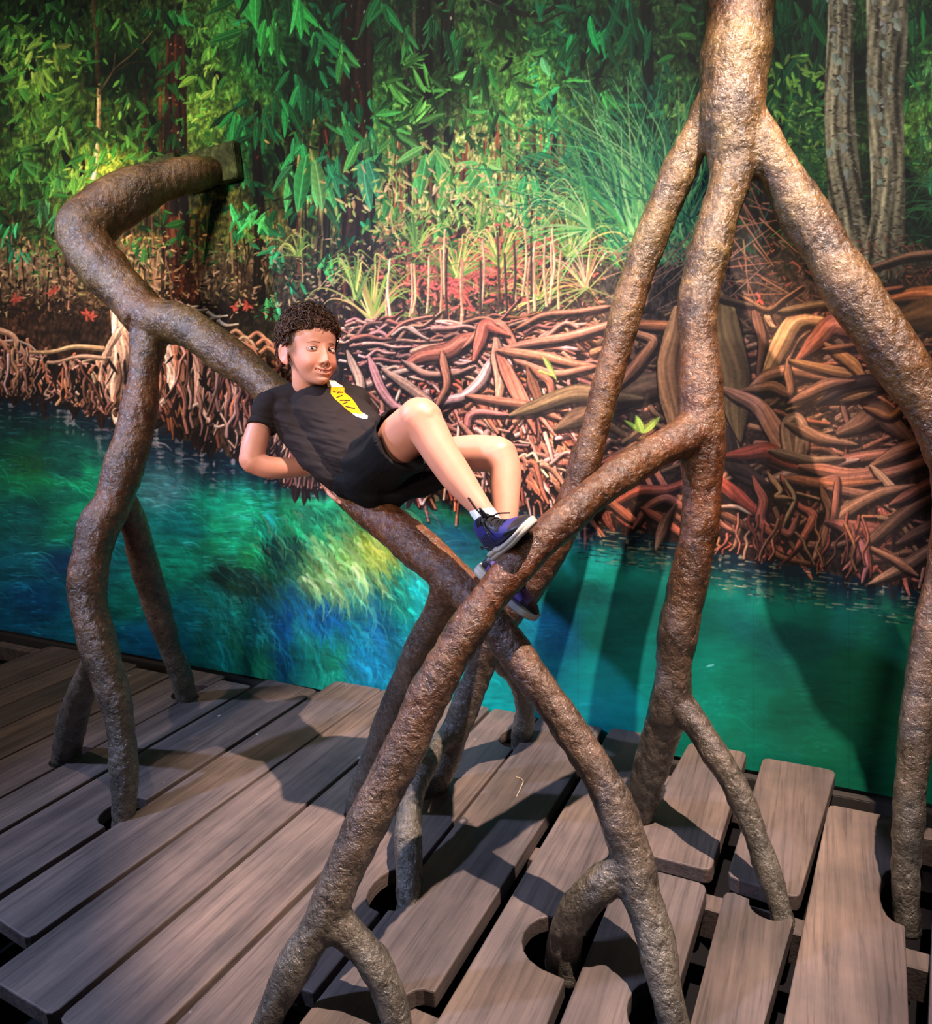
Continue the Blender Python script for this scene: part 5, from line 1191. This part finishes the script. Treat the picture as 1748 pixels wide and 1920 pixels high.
            for i in range(9):
                t_ = -1 + 2 * i / 8; a = math.radians(60) * t_ + sx * math.radians(8); k = max(0, 1 - abs(t_) ** 2.1)
                e0 = math.radians(2 * sx * t_) + up * math.radians(20 if up > 0 else 17) * k ** .8
                ls.append([*lidpt(a, e0, .0155), (.00075 if up > 0 else .0003) * (1 - .5 * abs(t_))])
            V, F_ = wchain(ls, seg=6, n=3); mesh_obj('eyelashes', np.array(V) - RO, F_, Mp, e, True)
    # ---- teeth
    Mt = mat('teeth', lin_c(236, 222, 204), .25, .5); parts = []
    yt = float((HA.T @ (np.array(onface(0, -.0625, 0)[:3]) - HC))[1]) + .0012
    for k in (-2.4, -1.5, -.5, .5, 1.5, 2.4): parts.append(hell((k * .0070, yt - abs(k) * .0014, -.0608 + .0006 * k * k), (.0040, .003, .0036), seg=12, rings=8))
    V, F_ = join_geo(parts); mesh_obj('teeth', np.array(V) - RO, F_, Mt, root, True)
    # ---- hair, brows
    Mh = mat('curly_brown_hair', lin_c(60, 36, 24), .6, .35); t = NT(Mh)
    nz = t.noise(t.coords(), 120, 3, .6); t.link(t.ramp(nz, [(.35, lin_c(30, 18, 13)), (.55, lin_c(70, 44, 28)), (.72, lin_c(122, 82, 52))]), t.b.inputs['Base Color'])
    rh = random.Random(4); parts = []
    def on_scalp(ux, uy, uz, off):
        n_ = np.array([ux, uy, uz]); n_ /= np.linalg.norm(n_)
        r_ = np.array([.0735, .090, .080]) + off
        return np.array([0, -.014, .026]) + n_ * r_, n_
    parts.append(hell((0, -.020, .034), (.0765, .088, .084), seg=24, rings=16))
    def curl(p, n_, rc, rt, turns=1.4):
        a = np.cross(n_, [rh.uniform(-1, 1), rh.uniform(-1, 1), rh.uniform(-1, 1)]); a /= np.linalg.norm(a)
        b = np.cross(n_, a) * rh.choice([1, .7]) + n_ * rh.uniform(-.3, .8); b /= np.linalg.norm(b)
        pts = []
        for i in range(15):
            q = i / 14; th = q * turns * 6.283
            pts.append([*H(*(p + rc * (math.cos(th) * a + math.sin(th) * b) + np.cross(a, b) * rc * (q - .5) * 1.6)), rt * (1 - .45 * abs(q - .5) * 2)])
        return wchain(pts, n=1, seg=6, ball=False)
    made = 0
    while made < 1300:
        ux, uy, uz = rh.gauss(0, 1), rh.gauss(0, 1), rh.gauss(.35, 1)
        n_ = np.array([ux, uy, uz]); n_ /= np.linalg.norm(n_)
        line = .30 + .22 * n_[1] if n_[1] > .25 else (-.10 if n_[1] > -.15 else -.42)      # hairline
        if n_[1] > .25: line = .42 - .12 * abs(n_[0])
        if n_[2] < line: continue
        top = max(0, n_[2]); off = rh.uniform(.004, .012) + top * rh.uniform(.004, .026)
        if n_[2] < .15 and n_[1] > -.3: off *= .5
        p, n_ = on_scalp(*n_, off)
        parts.append(curl(p, n_, rh.uniform(.006, .0125), rh.uniform(.0011, .0022))); made += 1
    for x_, y_, z_ in [(-.020, .078, .066), (-.006, .086, .060), (.006, .082, .070), (-.034, .072, .062), (.022, .078, .070), (.036, .066, .066), (-.046, .058, .060), (.048, .052, .058), (.0, .076, .076), (-.016, .074, .078)]:
        parts.append(curl(np.array([x_, y_, z_]), np.array([0, 1, .2]), .0075, .0024, 1.2))
    V, F_ = join_geo(parts); mesh_obj('hair', np.array(V) - RO, F_, Mh, root, True)
    for sx in (-1, 1):
        V, F_ = wchain([onface(sx * .0120, .0165, .0008, -.0004), onface(sx * .020, .0190, .0017, -.0011), onface(sx * .031, .0200, .0016, -.0011), onface(sx * .0425, .0165, .0006, -.0003)], seg=8, n=6)
        mesh_obj('eyebrow', np.array(V) - RO, F_, mat('eyebrow_hair', lin_c(132, 84, 60), .6, .2) if sx < 0 else bpy.data.materials['eyebrow_hair'], root, True)
    # ---- T-shirt
    Ms = mat('black_cotton', lin_c(33, 27, 28), .85, .15); t = NT(Ms); t.link(t.bump(t.noise(t.coords(), 900, 2), .25, .0006), t.b.inputs['Normal'])
    P_ = [chain([(541, 778, 2.03, .056), (575, 825, 2.015, .057), (607, 865, 1.985, .055), (634, 890, 1.965, .050)]),
          chain([(652, 768, 2.065, .058), (680, 800, 2.00, .058), (703, 835, 1.96, .055), (706, 858, 1.95, .050)]),
          chain([(597, 770, 2.035, .085), (632, 815, 2.00, .085), (662, 852, 1.965, .082), (680, 872, 1.95, .074)]),
          chain([(513, 757, 2.035, .0445), (560, 745, 2.045, .048), (588, 745, 2.055, .052), (620, 742, 2.065, .048), (668, 750, 2.085, .044)]),
          chain([(512, 752, 2.035, .046), (500, 775, 2.015, .0435), (491, 802, 1.998, .0415)], ball=False, seg=24),
          chain([(664, 752, 2.085, .043), (682, 772, 2.12, .040), (690, 784, 2.14, .038)], ball=False, seg=24),
          wchain([[*H(-.002, -.034, -.080), .044], [*U(586, 738, 2.05), .054]], seg=24, ball=False)]
    V, F_ = join_geo(P_); me = remesh(V, F_, .0036, 7)
    co, no = mesh_arrays(me)
    cc = (co - CAMPOS) @ RC; qx = cc[:, 0] / cc[:, 2] * FPX + CX; qy = cc[:, 1] / cc[:, 2] * FPX + CY
    # folds run across the trunk from the armpit and waist
    a1 = -qx * .28 + qy * .96; uvw = np.stack([a1 / 15, qx / 62 + a1 / 90, cc[:, 2] * 6], 1); fold = (1 - 2 * np.abs(vnoise(uvw + 3))) * .75 + (1 - 2 * np.abs(vnoise(uvw * 2.1 + 9))) * .3
    sag = vnoise(co * 18) * .5
    nrm_keep = np.clip((qy - 735) / 30, 0, 1)
    co2 = co + no * ((.0062 * fold + .003 * sag) * nrm_keep)[:, None]
    me.vertices.foreach_set('co', (co2 - RO).ravel()); me.polygons.foreach_set('use_smooth', [True] * len(me.polygons)); me.materials.append(Ms); me.update()
    sh = bpy.data.objects.new('t_shirt', me); COL.objects.link(sh); sh.parent = root; sh['label'] = 'charcoal black short-sleeved t-shirt'
    # print on the chest, laid on the cloth
    from mathutils.bvhtree import BVHTree
    bvh = BVHTree.FromPolygons([Vector(v) for v in co2], [tuple(p.vertices) for p in me.polygons])
    def drape(poly, m, name, off=.0012, n=10):
        """poly: two rails [(x,y)...] of equal length in sight lines; laid on the cloth"""
        Lr, Rr = poly; Lr = np.array([np.array(Lr[i]) * (1 - q) + np.array(Lr[i + 1]) * q for i in range(len(Lr) - 1) for q in (0, .25, .5, .75)] + [np.array(Lr[-1], float)]) if len(Lr) > 2 else np.array([np.array(Lr[0]) * (1 - q) + np.array(Lr[1]) * q for q in np.linspace(0, 1, 5)])
        Rr = np.array([np.array(Rr[i]) * (1 - q) + np.array(Rr[i + 1]) * q for i in range(len(Rr) - 1) for q in (0, .25, .5, .75)] + [np.array(Rr[-1], float)]) if len(Rr) > 2 else np.array([np.array(Rr[0]) * (1 - q) + np.array(Rr[1]) * q for q in np.linspace(0, 1, 5)])
        Vv = []; k = n + 1; ok = []
        for i in range(len(Lr)):
            for j in range(k):
                s_ = Lr[i] * (1 - j / n) + Rr[i] * (j / n)
                d = Vector(ray(s_[0], s_[1])).normalized(); h = bvh.ray_cast(Vector(CAMPOS), d)
                ok.append(h[0] is not None); pt = np.array(h[0]) - np.array(d) * off if h[0] is not None else np.zeros(3)
                Vv.append(pt - RO)
        Ff = [(i * k + j, i * k + j + 1, (i + 1) * k + j + 1, (i + 1) * k + j) for i in range(len(Lr) - 1) for j in range(n)]
        Ff = [f for f in Ff if all(ok[q] for q in f)]
        o = mesh_obj(name, Vv, Ff, m, sh, True); so = o.modifiers.new('s', 'SOLIDIFY'); so.thickness = .0006; return o
    My = mat('yellow_print', lin_c(226, 150, 10), .7, .2); Mwh = mat('white_print', lin_c(236, 226, 208), .7, .2)
    drape([[(611, 713), (613, 719), (615, 726)], [(628, 714), (634, 719), (644, 725)]], Mwh, 'white_print_block')
    drape([[(621, 725), (620, 738), (628, 748), (640, 758), (650, 768), (662, 776)], [(646, 727), (646, 736), (660, 747), (668, 758), (674, 768), (682, 778)]], My, 'yellow_print_lettering')
    drape([[(660, 775), (668, 781), (684, 786)], [(680, 774), (690, 780), (689, 785)]], Mwh, 'white_print_block')
    for a, b in [((624, 735), (644, 736)), ((631, 746), (642, 741)), ((637, 751), (657, 751)), ((642, 758), (652, 754)), ((648, 762), (666, 766)), ((633, 738), (636, 733))]:
        dx, dy = b[0] - a[0], b[1] - a[1]; l = math.hypot(dx, dy); nx_, ny_ = -dy / l * 1.0, dx / l * 1.0
        drape([[(a[0] + nx_, a[1] + ny_), (b[0] + nx_, b[1] + ny_)], [(a[0] - nx_, a[1] - ny_), (b[0] - nx_, b[1] - ny_)]], Ms, 'letter_outline', .0022, 2)
    # ---- shorts
    Mk = mat('black_shorts_cloth', lin_c(13, 13, 16), .8, .15); t = NT(Mk); t.link(t.bump(t.noise(t.coords(), 14, 4), .5, .012), t.b.inputs['Normal'])
    def leg_cup(nodes, wall=.0055):
        C = np.array([[*U(a, b, d), r] for a, b, d, r in nodes]); S = catmull(C, 5)
        m_ = S[-8:][::-1].copy(); m_[:, 3] -= wall; m_[0, :3] -= 0
        A = np.concatenate([S, m_[:1], m_[1:]]); 
        seg = 26; T = S[:, :3]
        V1, F1 = tube_geo(S[:, :3], S[:, 3], seg); V2, F2 = tube_geo(m_[::-1][:, :3], m_[::-1][:, 3], seg)
        # open outer end, inner lining, bottom of the cup
        n1 = len(V1); Fo = F1[:-1] if False else [f for f in F1 if f != F1[-1]]
        V = V1 + V2; Fi = [tuple(i + n1 for i in reversed(f)) for f in F2[:-1] if f != F2[-1]]
        Fi = [f for f in Fi]
        ro = (len(S) - 1) * seg; ri = n1 + (len(m_) - 1) * seg
        rim = [(ro + k, ro + (k + 1) % seg, ri + (k + 1) % seg, ri + k) for k in range(seg)]
        return V, Fo + Fi + rim
    P_ = [chain([(650, 893, 1.955, .052), (674, 875, 1.945, .076), (702, 850, 1.935, .062)]),
          chain([(650, 905, 1.955, .050), (690, 898, 1.935, .088), (730, 905, 1.95, .075)]),
          chain([(700, 920, 1.93, .055), (755, 912, 1.93, .048), (800, 905, 1.92, .036), (838, 893, 1.895, .030)]),
          leg_cup([(690, 885, 1.925, .086), (718, 862, 1.86, .086), (742, 842, 1.79, .084), (757, 828, 1.745, .085), (764, 821, 1.725, .0885)]),
          leg_cup([(715, 898, 1.95, .078), (770, 880, 1.93, .074), (820, 866, 1.905, .068), (856, 862, 1.885, .064)])]
    V, F_ = join_geo(P_); me = remesh(V, F_, .0034, 5)
    co, no = mesh_arrays(me)
    co2 = co + no * (.005 * vnoise(co * 13) + .003 * np.sin(co @ np.array([30, 60, 70]) + 4 * vnoise(co * 6)))[:, None]
    me.vertices.foreach_set('co', (co2 - RO).ravel()); me.polygons.foreach_set('use_smooth', [True] * len(me.polygons)); me.materials.append(Mk); me.update()
    so = bpy.data.objects.new('shorts', me); COL.objects.link(so); so.parent = root
    # ---- shoes
    Mn = mat('navy_shoe_mesh', lin_c(42, 44, 108), .55, .35); Mb = mat('black_shoe_trim', lin_c(26, 27, 34), .45, .4)
    Mo = mat('pale_rubber_sole', lin_c(168, 164, 158), .5, .4); Ml = mat('black_laces', (.006, .006, .008), .8, .2); Msk = mat('white_sock', lin_c(214, 222, 226), .9, .2)
    t = NT(Mn); t.link(t.bump(t.noise(t.coords(), 500, 2), .3, .0006), t.b.inputs['Normal'])
    Mv = mat('violet_shoe_mesh', lin_c(92, 72, 140), .55, .35)
    def shoe(Hh, Tt, want, side, m_up, name_lace=True, width=1.0):
        Lr = np.linalg.norm(Tt - Hh); tv = (Tt - Hh) / Lr; nv = want - tv * want.dot(tv); nv /= np.linalg.norm(nv); sv = np.cross(tv, nv)
        def G(s, y_, z_): return Hh + tv * (s * Lr) + sv * y_ + nv * z_ - RO
        S_ = [0, .03, .1, .2, .32, .42, .52, .62, .72, .82, .9, .96, 1.0]
        Wd = np.array([.012, .022, .029, .031, .031, .032, .034, .0365, .038, .036, .031, .022, .010]) * width
        Ht = [.070, .092, .102, .104, .102, .084, .061, .053, .046, .041, .036, .030, .022]
        V = []; F2 = []; seg = 22; mi = []
        for s, w_, h_ in zip(S_, Wd, Ht):
            for k in range(seg):
                a = 2 * math.pi * k / seg; ca, sa = math.cos(a), math.sin(a)
                zz = .018 + (h_ - .018) * (.5 + .5 * sa); yy = w_ * (abs(ca) ** .75) * (1 if ca > 0 else -1)
                fl = 1 - .38 * max(0, (zz - .03) / .05) 
                V.append(G(s, yy * fl, zz))
        for i in range(len(S_) - 1):
            for k in range(seg):
                F2.append((i * seg + k, i * seg + (k + 1) % seg, (i + 1) * seg + (k + 1) % seg, (i + 1) * seg + k))
                s = (S_[i] + S_[i + 1]) / 2; up_ = math.sin(2 * math.pi * (k + .5) / seg)
                mi.append(1 if ((s > .70 and up_ < .35) or s > .84 or (s < .12 and up_ < .2) or (.22 < s < .6 and up_ > .62)) else 0)
        F2.append(tuple(range(seg - 1, -1, -1))); mi.append(1); F2.append(tuple((len(S_) - 1) * seg + k for k in range(seg))); mi.append(1)
        r_ = mesh_obj('shoe', V, F2, m_up, root, True); r_.data.materials.append(Mb); r_.data.polygons.foreach_set('material_index', mi)
        sb = r_.modifiers.new('s', 'SUBSURF'); sb.levels = 2; sb.render_levels = 2
        # sole: moulded slab with a groove and heel lift
        V = []; F2 = []; rows = [(-.001, .90), (.004, .99), (.011, 1.04), (.0125, 1.0), (.0145, 1.0), (.016, 1.05), (.024, 1.02), (.026, .9)]
        ol = [(s, w_ + .0035) for s, w_ in zip(S_, Wd)]; ring = [(s, w_) for s, w_ in ol] + [(s, -w_) for s, w_ in reversed(ol)]
        for z_, q in rows:
            for s, w_ in ring:
                ss = .5 + (s - .5) * (1.03 if q > .95 else .99) ; lift = .007 * max(0, s - .75) ** 1.5 * 8
                hz = z_ * (1.15 if s < .4 else .85) + lift
                V.append(G(ss, w_ * q, hz * .82))
        nr = len(ring)
        for i in range(len(rows) - 1):
            for k in range(nr): F2.append((i * nr + k, i * nr + (k + 1) % nr, (i + 1) * nr + (k + 1) % nr, (i + 1) * nr + k))
        F2.append(tuple(range(nr - 1, -1, -1))); F2.append(tuple((len(rows) - 1) * nr + k for k in range(nr)))
        so_ = mesh_obj('sole', V, F2, Mo, r_, True)
        # side trims
        P2 = []
        for q in range(6):
            s = .16 + q * .045
            P2.append(wchain([[*(G(s + .05, side * .036 * width, .028)), .0013], [*(G(s + .02, side * .0315 * width, .045)), .0013], [*(G(s, side * .0245 * width, .062)), .0011]], n=3, seg=6))
        V, F2 = join_geo(P2); mesh_obj('side_stripes', V, F2, Mb, r_, True)
        V, F2 = join_geo([wchain([[*G(.02, side * .024, .040), .0022], [*G(.12, side * .034 * width, .046), .0024], [*G(.22, side * .033 * width, .034), .0022], [*G(.3, side * .036 * width, .027), .002]], n=4, seg=8)])
        mesh_obj('heel_trim', V, F2, Mb, r_, True)
        # laces with loops
        P2 = []
        for q in range(6):
            s = .36 + q * .05; hz = np.interp(s, S_, Ht) + .0015
            for dsn in (-1, 1):
                P2.append(wchain([[*G(s, -.017, hz - .009), .0019], [*G(s + .012 * dsn, -.006, hz - .0005), .0021], [*G(s + .018 * dsn, .006, hz - .0005), .0021], [*G(s + .03 * dsn, .017, hz - .009), .0019]], n=4, seg=7))
        b0 = (.36, 0, .081)
        if name_lace:
            P2.append(wchain([[*G(.36, .0, .096), .0024], [*G(.28, -.010, .118), .0025], [*G(.25, -.016, .146), .0025], [*G(.31, -.010, .148), .0025], [*G(.34, -.002, .120), .0025], [*G(.37, .0, .097), .0024]], n=5, seg=7))
            P2.append(wchain([[*G(.38, .0, .092), .0024], [*G(.44, .004, .108), .0025], [*G(.50, .008, .112), .0025], [*G(.52, .010, .098), .0025], [*G(.47, .006, .088), .0025], [*G(.40, 0, .090), .0024]], n=5, seg=7))
            P2.append(wchain([[*G(.36, 0, .081), .002], [*G(.45, -.022, .078), .002], [*G(.60, -.032, .060), .0018]], n=5, seg=7)); P2.append(wchain([[*G(.36, 0, .081), .002], [*G(.42, .024, .076), .002], [*G(.52, .036, .055), .0018]], n=5, seg=7))
        V, F2 = join_geo(P2); mesh_obj('shoe_laces', V, F2, Ml, r_, True)
        return G, r_
    H1, T1 = U(937, 1043, 1.625), U(1000, 991, 1.475)
    G1, s1 = shoe(H1, T1, -.35 * CAMX - .75 * -CAMD * -1 - .35 * CAMF, 1, Mn)
    H2, T2 = U(892, 1070, 1.705), U(1000, 1166, 1.665)
    G2, s2 = shoe(H2, T2, .66 * CAMX - .72 * CAMD - .25 * CAMF, 1, Mv, True)
    # socks
    V, F_ = chain([(901, 955, 1.616, .0268), (908, 964, 1.611, .0275), (915, 976, 1.607, .0290), (922, 992, 1.603, .0290)], seg=24)
    mesh_obj('sock', np.array(V) - RO, F_, Msk, s1, True)
    V, F_ = chain([(944, 1012, 1.745, .0285), (941, 1032, 1.73, .030), (938, 1056, 1.715, .030)], seg=24)
    mesh_obj('sock', np.array(V) - RO, F_, Msk, s2, True)
    tag(root, 'smiling curly-haired person in black t-shirt and shorts, reclining along the slanting root limb', 'person')
    return root
PERSON = person()
# ================================================================== small things
def wall_at(px, py, y):
    r = ray(px, py); t = y / r[1]; return CAMPOS + r * t
def mount_box(px0, py0, px1, py1, yf, label):
    a = wall_at(px0, py1, yf); b = wall_at(px1, py0, yf)
    m = bpy.data.materials.get('mottled_olive_paint')
    if not m:
        m = mat('mottled_olive_paint', (0.03, 0.03, 0.012), 0.75, 0.2); t = NT(m)
        t.link(t.ramp(t.noise(t.coords(), 16, 6, .7), [(.35, (0.022, 0.024, 0.009)), (.5, (0.065, 0.070, 0.024)), (.65, (0.16, 0.18, 0.055))]), t.b.inputs['Base Color'])
    o = box('mounting_box', a[0], b[0], yf, 2.287, a[2], b[2], m, 0.003)
    return tag(o, label, 'mounting box')
mount_box(348, 262, 436, 358, 2.248, 'taller dark olive mounting box on the mural at the tip of the hooked root')
mount_box(248, 284, 325, 350, 2.255, 'lower dark olive mounting box on the mural behind the hooked root bend')
_st = [FL(a, b, .0025) for a, b in ((968, 1457), (976, 1459), (981, 1465), (977, 1476), (969, 1493))]
V_, F__ = wchain([[*p, .0011] for p in _st], n=4, seg=8)
tag(mesh_obj('straw', V_, F__, mat('dry_straw', (0.55, 0.45, 0.28), .7), None, True), 'bent pale dry straw lying on a reddish deck plank', 'straw')
